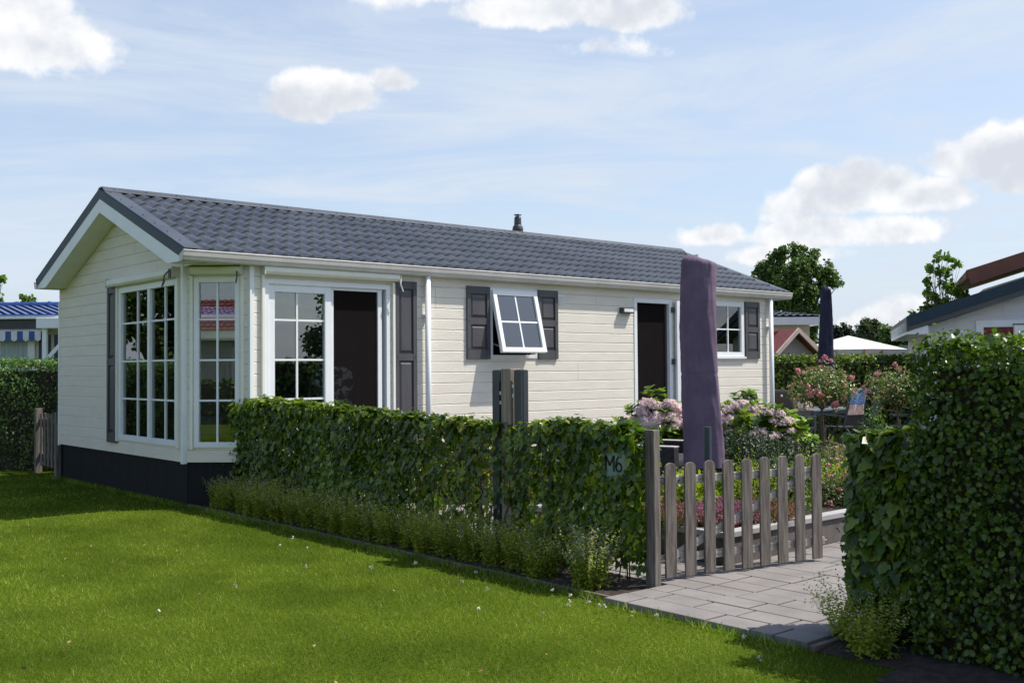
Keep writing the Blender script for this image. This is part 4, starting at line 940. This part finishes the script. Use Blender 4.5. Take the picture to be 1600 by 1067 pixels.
# ------------------------------------------------------------------ parasols, pole, seats
def cover(name, label, loc, h0, h1, w0, w1, mt, seed_, poleh, lean=0., top=.35):
    t = thing(name, label, 'parasol', loc, RZ)
    nz, na = 150, 128; V = []; F = []
    for i in range(nz):
        s = i/(nz-1); z = h0+(h1-h0)*s; w = (w0+(w1-w0)*s)/2
        k = 1. if s < 1-top*.1 else math.sqrt(max(0., 1-((s-(1-top*.1))/(top*.1))**4))
        for j in range(na):
            a = 2*PI*j/na
            ca_, sa_ = math.cos(a), math.sin(a); f = 1/(abs(ca_)**3.4+abs(sa_)**3.4)**(1/3.4)
            cr_ = lambda x_: 1-abs(math.sin(x_))**.55
            f *= 1+.085*cr_(2.5*a+2.6*s+seed_)*(.35+s)+.065*cr_(4.*a-5*s+seed_*2)*s+.060*cr_(1.5*a+6*s)*(1-s)-.05
            f *= 1+.13*max(0, ca_)*max(0, 1-s*2.2)**1.5
            f += .010*math.sin(19*a+14*s)+.008*math.sin(46*s+4*a)*(.3+s)
            if abs(s-.44) < .007: f -= .025
            V.append((w*f*k*math.cos(a)+lean*(z-h0)+.012*math.sin(s*5+seed_), w*.8*f*k*math.sin(a), z-(.035*math.cos(a)+.02)*(s > .93)*(s-.93)/.07))
    for i in range(nz-1):
        for j in range(na): F.append((i*na+j, i*na+(j+1) % na, (i+1)*na+(j+1) % na, (i+1)*na+j))
    npmesh('cover', V, F, mt, t, smooth=True)
    MB().tube([(0, 0, 0), (0, 0, h0+.4)], .025, 12).build('pole', 'antmetal', t, smooth=True)
    MB().box(-.25, .25, -.25, .25, 0, .06).build('base', 'block', t, bevel=.01)
    return t
cover('closed_parasol', 'tall closed parasol in a purple fabric cover, behind the gate', at(1094, 12.0, .20), .26, 2.68, .44, .38, 'purple', 1.2, 1, -.004, .55)
cover('closed_parasol', 'closed parasol in a navy cover rising behind the left rose tree', at(1291, 21.0, 0), 1.05, 3.22, .36, .19, 'navy', 3.1, 1, 0, .9)
MB().tube([(0, 0, 0), (0, 0, .82)], .033, 20).build('garden_pole', 'greypole', None, loc=at(1104, 9.5, .24)); tag(bpy.data.objects['garden_pole'], 'short dark green grey metal pole in front of the purple parasol', 'pole')

def lounge(label, loc, rz):
    t = thing('lounge_chair', label, 'lounge chair', loc, rz)
    MB().box(-.45, .45, -.40, .42, .04, .36).build('base', 'rattan', t, bevel=.01)
    for s in (-1, 1): MB().box(s*.50-.07, s*.50+.07, -.42, .44, .04, .62).build('armrest', 'rattan', t, bevel=.012)
    MB().box(-.57, .57, .44, .56, .04, .66).build('backrest', 'rattan', t, bevel=.012)
    MB().box(-.42, .42, -.40, .40, .36, .48).build('seat_cushion', 'cushion', t, bevel=.04, seg=3)
    MB().box(-.42, .42, .22, .42, .49, .86).build('back_cushion', 'cushion', t, bevel=.05, seg=3)
    for s in (-1, 1): MB().box(s*.502-.072, s*.502+.072, -.422, .44, .622, .634).build('arm_rim', 'gutter', t)
    return t
l1 = lounge('dark rattan lounge chair with charcoal cushions between gate post and purple parasol', at(1032, 12.9, .045), RZ+1.0)
dup(l1, at(765, 12.9, .045), RZ+2.2, 'dark rattan lounge chair glimpsed through the thin ivy by the tall post')
dup(l1, at(872, 12.6, .045), RZ-.4, 'dark rattan lounge chair hidden behind the denser ivy right of the tall post')

def at2(x, y, z=.0): return (x, y, z)
GZ = .04
t = thing('garden_table', 'slate grey rectangular garden table with a cardboard box on it', 'table', (13.0, .4, GZ))
MB().box(-.9, .9, -.51, .51, .70, .735).build('tabletop', 'table', t, bevel=.006); MB().box(-.85, .85, -.46, .46, .63, .70).build('apron', 'table', t)
for a in (-1, 1):
    for b in (-1, 1): MB().box(a*.86-.035, a*.86+.035, b*.47-.035, b*.47+.035, 0, .70).build('leg', 'antmetal', t)
t = thing('cardboard_box', 'brown cardboard box with a white label standing on the garden table', 'box', (12.36, .45, GZ+.735), .15)
MB().box(-.17, .17, -.26, .26, 0, .20).build('carton', 'card', t, bevel=.003); MB().box(-.174, -.171, -.22, -.10, .03, .14).build('paper_label', 'label', t); MB().box(-.12, -.02, -.263, -.2605, .03, .14).build('paper_label', 'label', t)
def chair(label, loc, rz, tilt=.22):
    t = thing('folding_chair', label, 'garden chair', loc, rz, 'dark folding chairs round the garden table')
    # seat faces -y, back at +y
    R = Matrix.Rotation(-tilt, 3, 'X')
    def bp(x, n, z): v = R @ Vector((x, n, z)); return (v.x, .22+v.y, .42+v.z)
    m_ = MB(bp); m_.box(-.21, .21, -.004, .004, .03, .68); m_.build('back_fabric', 'blackfab', t)
    m_ = MB(bp); m_.box(-.245, -.21, -.014, .014, -.02, .72); m_.box(.21, .245, -.014, .014, -.02, .72); m_.box(-.21, .21, -.014, .014, .68, .72); m_.build('back_frame', 'antmetal', t, bevel=.004)
    m_ = MB(bp); m_.T = lambda x, y, z: bp(x, y, z)
    m_.box(-.022, .022, -.017, .017, .60, .64); m_.build('grip_plate', 'white', t)
    MB().box(-.23, .23, -.22, .22, .40, .425).build('seat', 'blackfab', t, bevel=.004)
    for s in (-1, 1):
        m_ = MB(); m_.bar((s*.24, -.26, 0), (s*.24, .20, .62), .022, .03); m_.build('leg', 'antmetal', t)
        m_ = MB(); m_.bar((s*.215, .28, 0), (s*.215, -.20, .42), .022, .03); m_.build('leg', 'antmetal', t)
        m_ = MB(); m_.box(s*.26-.025, s*.26+.025, -.20, .27, .62, .64); m_.build('armrest', 'antmetal', t, bevel=.004)
    MB().box(-.24, .24, .26, .28, .06, .08).build('stretcher', 'chrome', t)
    return t
ch = chair('dark folding chair in front of the corner downpipe, leftmost of the garden chairs', (10.2, -.42, GZ), 1.15)
dup(ch, (11.7, -.0, GZ), 1.35, 'dark folding chair at the end of the table, seen just above the cardboard box')
c3 = dup(ch, (12.55, -.45, GZ), PI-.2, 'dark folding chair on the near side of the table carrying the printed towel')
dup(ch, (13.2, -.42, GZ), PI+.2, 'tall black folding chair right of the one with the towel')
dup(ch, (13.35, -1.2, GZ), PI+.6, 'dark chair with a black jacket hanging on it, behind the right rose tree')
t = thing('towel', 'blue and pink printed beach towel hanging over a garden chair back', 'towel', (12.55, -.45, GZ), PI-.2)
nx, nz = 24, 40; V = []; 
for s_, off in ((1, .022), (-1, -.022)):
    V0 = []
    for i in range(nz):
        for j in range(nx):
            x = -.19+.38*j/(nx-1); z = .735-(.50 if s_ > 0 else .30)*i/(nz-1); yy = .22+math.sin(.22)*z*0+off+.010*math.sin(x*28+i*.1)
            V0.append((x*(1+.05*math.sin(i*.2)), .22+.22*(z-0)*1.0*.98+off+.010*math.sin(x*28)+0, .42+z*.975))
    V.append(V0)
F = [(i*nx+j, i*nx+j+1, (i+1)*nx+j+1, (i+1)*nx+j) for i in range(nz-1) for j in range(nx-1)]
up_ = [f for f in F if f[0]//nx < 24]; lo_ = [f for f in F if f[0]//nx >= 24]
for V0, fs, mt, nm in ((V[0], up_, 'flag_b', 'towel_cloth'), (V[0], lo_, 'flag_p', 'towel_border'), (V[1], F, 'flag_b', 'towel_cloth')):
    m_ = MB(); m_.add(V0, fs); o = m_.build(nm, mt, t, smooth=True); md = o.modifiers.new('thick', 'SOLIDIFY'); md.thickness = .005
t = thing('jacket', 'black jacket slung over a garden chair behind the right rose tree', 'jacket', (13.30, -1.12, GZ), PI+.6)
nn_ = 40; V = []; F = []
for i in range(26):
    s = i/25; z = 1.18-.55*s
    for j in range(nn_):
        a = 2*PI*j/nn_; V.append(((.20+.04*math.sin(s*4))*math.cos(a)*(1+.15*math.sin(3*a+5*s)), .36+(.05+.05*s)*math.sin(a)*(1+.3*math.sin(5*a+7*s)), z+.03*math.sin(2*a)))
for i in range(25):
    for j in range(nn_): F.append((i*nn_+j, i*nn_+(j+1) % nn_, (i+1)*nn_+(j+1) % nn_, (i+1)*nn_+j))
npmesh('jacket_body', V, F, 'blackfab', t, smooth=True)

# ------------------------------------------------------------------ hedges and fences further off
hedge('back_hedge', 'clipped green hedge closing off the far side of the patio', W(6.2, 25), RZ, 8.5, 1.0, 1.78, 'hedge', 15000, .075, .04, WIDE, 'fte')
hedge('left_hedge', 'tall dark hedge at the left edge behind the short picket fence', W(-16, 17.0), RZ, 9.3, 1.1, 1.72, 'dark_hedge', 34000, .05, .06, OVAL, 'fte')
t = thing('picket_fence', 'short weathered picket fence between the left hedge and the cream chalet', 'fence', (.10, 6.33, 0), -PI/2-.03)
for x, w, z in ((0, .10, 1.02), (1.08, .11, .99)): MB().box(x-w/2, x+w/2, -.05, .05, -.1, z).build('fence_post', 'wood', t, bevel=.005)
for i in range(5): x = .17+i*.19; MB().box(x-.045, x+.045, -.01, .012, .12, .95+.01*(i % 2)).build('pale', 'wood', t, bevel=.01)
for z in (.25, .80): MB().box(.05, 1.03, .012, .045, z, z+.07).build('rail', 'wood', t)

# ------------------------------------------------------------------ neighbouring chalets and sheds (local frame: x right, y away from the camera)
def tiled(mb, x0, x1, y0, y1, z0, z1, tw=.2, cl=.33, amp=.035):
    n = int((x1-x0)/tw*6); L = abs(y1-y0); rows = max(2, int(math.hypot(L, z1-z0)/cl)); us = np.linspace(x0, x1, n)
    h = amp*(.5-.5*np.cos(2*PI*(us-x0)/tw))
    for r in range(rows):
        vs = []
        for f, o in ((r/rows, .035), ((r+1.02)/rows, .0)):
            f = min(f, 1); vs += [(us[k], y0+(y1-y0)*f, z0+(z1-z0)*f+h[k]+o) for k in range(n)]
        mb.add(vs, [(k, k+1, n+k+1, n+k) for k in range(n-1)])
        mb.add([(us[0], y0+(y1-y0)*r/rows, z0+(z1-z0)*r/rows-.0), (us[-1], y0+(y1-y0)*r/rows, z0+(z1-z0)*r/rows), (us[-1], y0+(y1-y0)*r/rows, z0+(z1-z0)*r/rows+.04), (us[0], y0+(y1-y0)*r/rows, z0+(z1-z0)*r/rows+.04)], [(0, 1, 2, 3)])
# blue roofed chalet, behind left (front faces the camera)
b = thing('neighbour_chalet', 'cream chalet with a glazed blue tile roof and striped awning, behind the left hedge', 'chalet', W(-14.45, 26), RZ)
mb = MB(); mb.box(0, 14, 0, 6, .1, 2.86)
for z in np.arange(.3, 2.8, .15): mb.box(0, 14, -.012, 0, z, z+.135)
mb.build('wall', 'nbwall', b)
mb = MB(); tiled(mb, -.3, 14.3, -.35, 2.8, 2.98, 3.40, .22, .34); mb.add([(-.3, 2.8, 3.40), (14.3, 2.8, 3.40), (14.3, 6.3, 2.9), (-.3, 6.3, 2.9)], [(0, 1, 2, 3)]); mb.build('roof', 'blueroof', b, smooth=False)
mb = MB(); mb.tube([(-.3, 2.8, 3.44), (14.3, 2.8, 3.44)], .09, 10)
for x in np.arange(-.1, 14.2, .45): mb.tube([(x, 2.8, 3.44), (x+.05, 2.8, 3.44)], .11, 10)
mb.build('ridge_cap', 'blueroof', b)
MB().box(-.3, 14.3, -.47, -.35, 2.90, 2.97).build('gutter', 'pvc', b); MB().box(-.3, 14.3, -.34, -.28, 2.66, 2.90).build('fascia_board', 'antmetal', b)
def nbwin(par, x0, x1, z0, z1, gl='curtain', y=-.02, mull=True, w=.08):
    f_ = MB(); f_.box(x0, x1, y-.04, y+.01, z0, z0+w); f_.box(x0, x1, y-.04, y+.01, z1-w, z1); f_.box(x0, x0+w, y-.04, y+.01, z0+w, z1-w); f_.box(x1-w, x1, y-.04, y+.01, z0+w, z1-w)
    if mull: f_.box((x0+x1)/2-.03, (x0+x1)/2+.03, y-.03, y, z0+w, z1-w)
    f_ = f_.build('window', 'pvc', par); MB().box(x0+w, x1-w, y-.012, y-.006, z0+w, z1-w).build('pane', gl, f_); return f_
nbwin(b, 1.6, 2.62, 1.15, 2.62, 'curtain', mull=False, w=.17)
for x in (2.72, 3.10): MB().box(x, x+.28, -.05, -.015, 1.15, 2.52).build('shutter', 'teal', b)
aw = MB().box(1.3, 2.95, -.30, -.05, 2.60, 2.70).build('awning', 'awn_w', b)
for i in range(11):
    x = 1.3+i*.145; mb = MB(); mb.prism([(x, 2.60), (x+.145, 2.60), (x+.145, 2.40), (x+.11, 2.37), (x+.07, 2.355), (x+.035, 2.37), (x, 2.40)], 'y', -.34, -.335); mb.build('awning_stripe', 'awn_b' if i % 2 else 'awn_w', aw)
pc = MB().box(3.35, 6.5, -1.6, -.48, 2.62, 2.86).build('porch_canopy', 'pvc', b, bevel=.01)
for x in (3.5, 3.9, 6.3): MB().box(x-.05, x+.05, -1.5, -1.4, 0, 2.62).build('porch_post', 'pvc', pc)
mb = MB(); mb.bar((3.55, -1.45, 1.9), (4.0, -1.45, 2.4), .06, .08); mb.build('porch_brace', 'pvc', pc)
nbwin(b, 8.4, 9.6, 1.2, 2.5, 'glass'); nbwin(b, 11.2, 12.4, 1.2, 2.5, 'curtain')

# white gabled chalet on the right
b = thing('white_chalet', 'white boarded chalet with a dark blue verge, above the clipped hedge on the right', 'chalet', W(8.72, 22), RZ-.30)
X1 = 9.0; ez = 2.52; sl_ = .325
def gable(par, x0, x1, z0, ze, s, depth, wm, bh=.18):
    xm = (x0+x1)/2; zp = ze+s*(xm-x0); mb = MB(); mb.prism([(x0, z0), (x1, z0), (x1, ze), (xm, zp), (x0, ze)], 'y', .0, depth); mb.build('wall', wm, par)
    mb = MB(); z = z0+.1
    while z < zp-.1:
        xa = x0 if z+bh < ze else x0+(z+bh-ze)/s; mb.box(xa, x1-(xa-x0), -.014, 0, z, z+bh-.012); z += bh
    mb.build('boarding', wm, par)
    return xm, zp
xm, zp = gable(b, 0, X1, .1, 2.42, sl_, 6, 'whitewall', .30)
for s in (-1, 1):
    def q(d, z): return (xm+s*d, z)
    hw = xm+.42; mb = MB(); mb.prism([q(0, zp+.34), q(hw, zp+.34-hw*sl_), q(hw-.05, zp+.14-hw*sl_), q(0, zp+.12)], 'y', -.42, -.38); mb.build('fascia_board', 'fascia', b)
    mb = MB(); mb.prism([q(0, zp+.33), q(hw, zp+.33-hw*sl_), q(hw, zp+.02-hw*sl_), q(0, zp-.03)], 'y', -.38, 6.3); mb.build('roof', 'roof', b)
mb = MB(); mb.box(-.42, .0, -.36, 6, 2.25, 2.52); mb.build('gutter', 'pvc', b)
nbwin(b, .95, 2.1, 1.2, 2.52, 'redroof', mull=False, w=.14)
MB().box(.0, .06, -.03, 0, .1, 2.42).build('corner_trim', 'pvc', b)
f_ = MB().box(1.6, 3.9, -.55, -.40, 2.18, 2.40).build('door_screen', 'pvc', b); MB().box(1.58, 3.92, -.56, -.39, 2.40, 2.425).build('top_strip', 'antmetal', f_)
f_ = MB(); f_.box(1.6, 1.75, -.55, -.40, .1, 2.18); f_.box(3.75, 3.9, -.55, -.40, .1, 2.18); f_.build('side_screen', 'pvc', b)
MB().box(1.76, 3.74, -.50, -.46, .1, 2.17).build('pane', 'glass', b)
# brown roofed house behind it
b = thing('brown_roofed_house', 'house with a brown roof edge rising behind the white chalet', 'house', W(12.25, 28), RZ-.34)
xm, zp = gable(b, .35, 9.35, .1, 3.62, .31, 6, 'nbwall')
for s in (-1, 1):
    def q(d, z): return (xm+s*d, z)
    hw = xm+.1; mb = MB(); mb.prism([q(0, zp+.62), q(hw, zp+.62-hw*.31), q(hw-.12, zp+.24-hw*.31), q(0, zp+.26)], 'y', -.5, -.45); mb.build('fascia_board', 'brownroof', b)
    mb = MB(); mb.prism([q(0, zp+.60), q(hw, zp+.60-hw*.31), q(hw, zp+.4-hw*.31), q(0, zp+.4)], 'y', -.45, 6.3); mb.build('roof', 'brownroof', b)
MB().box(.9, .95, -.46, -.41, 2, 3.7).build('downpipe', 'brownroof', b)
# grey roofed chalet behind the right end of the main one
b = thing('grey_roofed_chalet', 'cream chalet with a grey tiled hip roof beyond the right end of the main one', 'chalet', W(3.0, 32), RZ)
mb = MB(); mb.box(0, 6.1, 0, 5, .1, 2.9)
for z in np.arange(.3, 2.8, .15): mb.box(0, 6.1, -.012, 0, z, z+.135)
mb.build('wall', 'nbwall', b)
MB().box(-.2, 6.42, -.42, 5.3, 2.86, 3.09).build('fascia_board', 'pvc', b)
mb = MB(); n = 150; us = np.linspace(-.25, 6.45, n)
for r in range(6):
    f0, f1 = r/6, (r+1.03)/6; vs = []
    for f, o in ((f0, .03), (f1, 0.)):
        for u in us: 
            uu = min(u, 6.45-f*2.6); vs.append((uu, -.45+2.6*f, 3.10+.42*f+o+.03*(.5-.5*math.cos(2*PI*u/.22))))
    mb.add(vs, [(k, k+1, n+k+1, n+k) for k in range(n-1)])
mb.add([(6.45, -.45, 3.10), (6.45, 5.3, 3.10), (3.85, 2.15, 3.53)], [(0, 1, 2)]); mb.build('roof', 'roof', b)
# shed
b = thing('garden_shed', 'small pinkish white shed with a red shingle roof behind the back hedge', 'shed', W(7.0, 28), RZ+.42)
mb = MB(); mb.prism([(0, .1), (1.30, .1), (1.30, 1.95), (.56, 2.52), (-.05, 1.98)], 'y', 0, 2.2); mb.build('wall', 'shedwall', b)
mb = MB()
for z in np.arange(.2, 2.3, .17):
    xa, xb = (0, 1.3) if z < 1.8 else ((z+.17-1.98)/.88, 1.27-(z+.17-1.95)/.77)
    if xb > xa: mb.box(xa, xb, -.012, 0, z, z+.157)
mb.build('boarding', 'shedwall', b)
mb = MB(); mb.box(.10, .16, -.02, -.013, .2, 1.88); mb.box(.16, .62, -.03, -.013, .2, 1.90)
mb.build('door', 'nbwall', b)
mb = MB(); mb.prism([(-.35, 1.79), (.56, 2.60), (.56, 2.54), (-.30, 1.77)], 'y', -.30, 2.4); mb.build('roof', 'redroof', b)
mb = MB(); mb.prism([(.56, 2.60), (1.50, 1.87), (1.47, 1.83), (.56, 2.54)], 'y', -.30, 2.4); mb.build('roof', 'redroof', b)
mb = MB(); mb.prism([(-.38, 1.79), (.56, 2.63), (.56, 2.50), (-.33, 1.70)], 'y', -.36, -.301); mb.prism([(.56, 2.63), (1.54, 1.87), (1.49, 1.74), (.56, 2.50)], 'y', -.36, -.301); mb.build('bargeboard', 'pinktrim', b)
# ground falls away to nothing special: shed roof seen from its left slope
b = thing('red_lean_to', 'low red shingled roof left of the shed, against the chalet corner', 'shed', W(6.2, 28.6), RZ)
mb = MB(); mb.prism([(-.6, 1.6), (1.25, 1.6), (1.25, 2.56), (.6, 2.56), (-.6, 1.9)], 'y', .0, 1.6); mb.build('roof', 'redroof', b); MB().box(-.5, 1.2, .05, 1.5, 0, 1.6).build('wall', 'shedwall', b)
# party tent
t = thing('garden_gazebo', 'white canvas gazebo with a pyramid roof behind the back hedge', 'gazebo', W(10.6, 33), RZ+.30)
h = 1.25; k = h
mb = MB(); mb.add([(-h, -h, 2.10), (h, -h, 2.10), (h, h, 2.10), (-h, h, 2.10), (0, 0, 2.56), (0, -h, 2.115), (h, 0, 2.115)], [(0, 5, 4), (5, 1, 4), (1, 6, 4), (6, 2, 4), (2, 3, 4), (3, 0, 4)]); o = mb.build('canopy', 'canvas', t); t.scale = (1.0, 1.0, 1)
mb = MB(); mb.box(-h, h, -h-.005, -h, 1.93, 2.10); mb.box(h, h+.005, -h, h, 1.93, 2.10); mb.box(-h-.005, -h, -h, h, 1.93, 2.10); mb.build('valance', 'canvas2', t)
for a in (-1, 1):
    for c in (-1, 1): MB().box(a*(h-.03)-.02, a*(h-.03)+.02, c*(h-.03)-.02, c*(h-.03)+.02, 0, 2.08).build('leg', 'white', t)
MB().box(-.35, -.31, -h-.02, -h-.012, 1.3, 2.10).build('strap', 'red', t)
t = thing('greenhouse', 'pale green roof of a low greenhouse between gazebo and white chalet', 'greenhouse', W(11.6, 34), RZ)
mb = MB(); mb.prism([(0, 0), (0, 1.9), (.7, 2.25), (2.2, 2.25), (2.6, 1.9), (2.6, 0)], 'y', 0, 2.5); mb.build('glazing', 'greenglass', t)
mb = MB()
for x in (0., .7, 1.3, 1.9, 2.6): mb.box(x-.02, x+.02, -.02, -.001, 0, 1.9)
mb.box(-.05, 2.65, -.03, -.001, 1.88, 1.93); mb.build('glazing_bar', 'pvc', t)
t = thing('flue_pipe', 'slim grey metal flue left of the navy parasol, far behind', 'flue', W(9.95, 35.5), RZ)
mb = MB(); mb.lathe([(.07, 0), (.07, 2.4), (.05, 2.42), (.05, 2.5), (.10, 2.52), (.10, 2.62), (.03, 2.68)]); mb.build('pipe', 'chrome', t); MB().box(-.75, .75, .15, 1.6, 0, 2.05).build('housing', 'nbwall', t)

# ------------------------------------------------------------------ trees
def tree(name, label, loc, clumps, th, tr, mt, n, size, tpl=WIDE, sq=1., dens=.5, rz=RZ, cat='tree', group=None):
    t = thing(name, label, cat, loc, rz, group)
    tot = sum(c[3]**2 for c in clumps); L = []
    for (x, y, z, r) in clumps:
        k = int(n*r*r/tot); m2 = max(5, int(14*r/ max(r, .6))); C = unit(rng.normal(0, 1, (m2, 3)))*r*.62*rng.uniform(.5, 1.15, (m2, 1)); i = rng.integers(0, m2, k)
        D = unit(rng.normal(0, 1, (k, 3))); P = np.array((x, y, z))+C[i]*np.array((1, 1, sq))+D*(r*.36*rng.uniform(.3, 1.1, (k, 1)))
        L.append(leaves(P, D+np.array((0, 0, .5)), size*rng.uniform(.6, 1.25, k), tpl, None, .6))
    V, F = merge(L); npmesh('crown', V, F, mt, t)
    mb = MB(); mb.tube([(0, 0, -.2), (.05*tr*8, 0, th*.5), (0, 0, th)], [tr*1.25, tr, tr*.8], 10, False)
    for (x, y, z, r) in clumps:
        mb.tube([(0, 0, th*.85), (x*.45, y*.45, th+(z-th)*.35), (x*.9, y*.9, z-r*.1)], [tr*.6, tr*.38, tr*.12], 6, False)
        for _ in range(3):
            e = unit(rng.normal(0, 1, 3))*r*.75; mb.tube([(x*.7, y*.7, th+(z-th)*.65), (x+e[0], y+e[1], z+e[2])], [tr*.22, tr*.06], 4, False)
    mb.build('trunk', 'bark', t, smooth=True); return t
def cl(px, Y, pts):      # clumps from picture-like offsets (metres)
    return [((x-px)/1636.3*Y, dy, 1.6+(573-y)/1636.3*Y, r) for x, y, dy, r in pts]
tree('broadleaf_tree', 'large irregular broadleaf tree behind the right end of the chalet roof', W((1248-800)/1636.3*50, 50), cl(1248, 50, [(1225, 398, 0, .55), (1250, 392, .5, .6), (1268, 402, 0, .55), (1205, 418, 0, .75), (1235, 425, -.5, .95), (1265, 428, 0, .9), (1292, 425, 0, .6), (1303, 440, .3, .55), (1288, 450, 0, .7), (1195, 445, .4, .8), (1225, 455, -.6, 1.0), (1255, 462, 0, 1.0), (1230, 485, .5, 1.1), (1262, 490, 0, .9), (1210, 500, .4, 1.0), (1250, 520, 0, 1.0), (1190, 425, 0, .4)]), 2.2, .16, 'tree1', 22000, .14)
tree('young_tree', 'slender sparse young tree beside the white chalet roof', W((1474-800)/1636.3*30, 30), cl(1474, 30, [(1468, 402, 0, .20), (1484, 405, .1, .22), (1458, 418, 0, .22), (1478, 425, .1, .30), (1494, 418, 0, .2), (1456, 440, 0, .25), (1480, 448, 0, .32), (1500, 455, 0, .28), (1460, 462, .1, .30), (1485, 475, 0, .38), (1500, 480, 0, .3), (1455, 480, 0, .22), (1440, 487, 0, .14), (1424, 492, 0, .13), (1475, 500, 0, .4), (1510, 470, 0, .25)]), 2.0, .045, 'tree2', 1350, .125)
tree('willow_tree', 'distant grey green willow above the white gazebo', W((1363-800)/1636.3*80, 80), cl(1363, 80, [(1362, 508, 0, .9), (1352, 520, 0, .9), (1375, 518, 0, .8), (1360, 532, 0, 1.2), (1380, 535, 0, 1.0), (1345, 540, 0, 1.)]), 2, .2, 'tree3', 6000, .2)
tree('far_tree', 'distant dark conifer just right of the navy parasol', W((1318-800)/1636.3*95, 95), cl(1318, 95, [(1312, 520, 0, 1.), (1325, 524, 0, 1.), (1302, 528, 0, 1.1), (1338, 532, 0, .9), (1320, 540, 0, 1.5)]), 2, .2, 'conifer', 5000, .22)
tree('far_tree', 'distant green tree between the willow and the white chalet', W((1402-800)/1636.3*70, 70), cl(1402, 70, [(1393, 524, 0, .9), (1408, 520, 0, .8), (1420, 530, 0, .9), (1400, 540, 0, 1.3), (1428, 545, 0, 1.1), (1380, 545, 0, .8)]), 2, .2, 'tree1', 7000, .18)
tree('left_tree', 'small leafy treetop above the blue roof near the left edge', W((42-800)/1636.3*38, 38), cl(42, 38, [(36, 458, 0, .22), (48, 462, 0, .25), (30, 470, 0, .22), (55, 472, 0, .2), (42, 475, 0, .35), (40, 490, 0, .5)]), 2.4, .05, 'tree2', 900, .13)
tree('left_tree', 'tree mostly outside the left edge with one twig reaching into view', W((-40-800)/1636.3*38, 38), cl(-40, 38, [(4, 428, 0, .22), (-15, 440, 0, .5), (-40, 420, 0, .9), (-70, 450, 0, .9), (-8, 458, 0, .3), (2, 462, 0, .12), (-40, 470, 0, .9)]), 2.2, .1, 'tree2', 3500, .14)
# tree line at the horizon
L = []
for px in np.arange(-200, 1900, 16):
    Y = 170+rng.uniform(-10, 10); X = (px-800)/1636.3*Y; hh = rng.uniform(3.6, 6.5); k = 260; D = unit(rng.normal(0, 1, (k, 3))); w0 = W(X, Y)
    P = np.array((w0[0], w0[1], hh*.5))+D*np.array((2.2, 2.2, hh*.5)); L.append(leaves(P, D, .8*rng.uniform(.6, 1.2, k), WIDE, None, .6))
V, F = merge(L); tag(npmesh('distant_woods', V, F, 'conifer'), 'low line of distant woods along the horizon', 'woods', kind='stuff')
# across the lane, mirrored in the panes
b = thing('red_roofed_chalet', 'red roofed cream chalet across the lawn, mirrored in the front corner window', 'chalet', W(-4, -12), RZ+PI)
xm, zp = 4., 4.1; mb = MB(); mb.box(0, 12, 0, 5, .1, 2.9); mb.build('wall', 'nbwall', b)
mb = MB(); tiled(mb, -.4, 12.4, -.5, 2.5, 3.0, 4.3, .25, .34); mb.add([(-.4, 2.5, 4.3), (12.4, 2.5, 4.3), (12.4, 5.5, 3.), (-.4, 5.5, 3.)], [(0, 1, 2, 3)]); mb.build('roof', 'redroof', b)
MB().box(-.4, 12.4, -.55, -.45, 2.75, 3.0).build('fascia_board', 'cream_trim', b)
nbwin(b, 2, 3.5, 1, 2.4, 'inner_dark'); nbwin(b, 7, 8.5, 1, 2.4, 'inner_dark')

# beyond the picture, mirrored in the window panes
hedge('added_lane_hedge', 'unseen clipped hedge added before the red roofed chalet to darken the corner window reflection', W(-14, -7), RZ, 18, 1.0, 1.3, 'dark_hedge', 7000, .12, .05, WIDE, 'fb')  # hedge added out of view so the corner pane mirrors less bright lawn
for (x, y, lb) in ((-6.5, 17.5, 'tall leafy tree beyond the left hedge, mirrored in the gable window'), (14.6, -19.5, 'tall leafy tree beyond the garden, mirrored in the sliding door')):
    tree('mirrored_tree', lb, (x, y, 0), [(0, 0, 4.2, 1.6), (1.3, .3, 3.3, 1.4), (-1.3, 0, 3.4, 1.4), (.3, 1, 5.6, 1.1), (-.3, -.9, 2.6, 1.3), (.8, -.8, 4.6, 1.1)], 2.0, .18, 'tree1', 9000, .16)
hedge('added_garden_hedge', 'unseen tall dark hedge added beyond the garden to darken the sliding door reflection', (22, -15.5, 0), PI, 16, 1.0, 1.9, 'dark_hedge', 7000, .12, .05, WIDE, 'fb')  # unseen hedge, put in to darken what the sliding door mirrors

for o in bpy.data.objects:
    if o.name.split('.')[0] in ('flowers', 'spent_blooms', 'young_shoots', 'yellowing_leaves', 'trailing_stem'): o['kind'] = 'stuff'
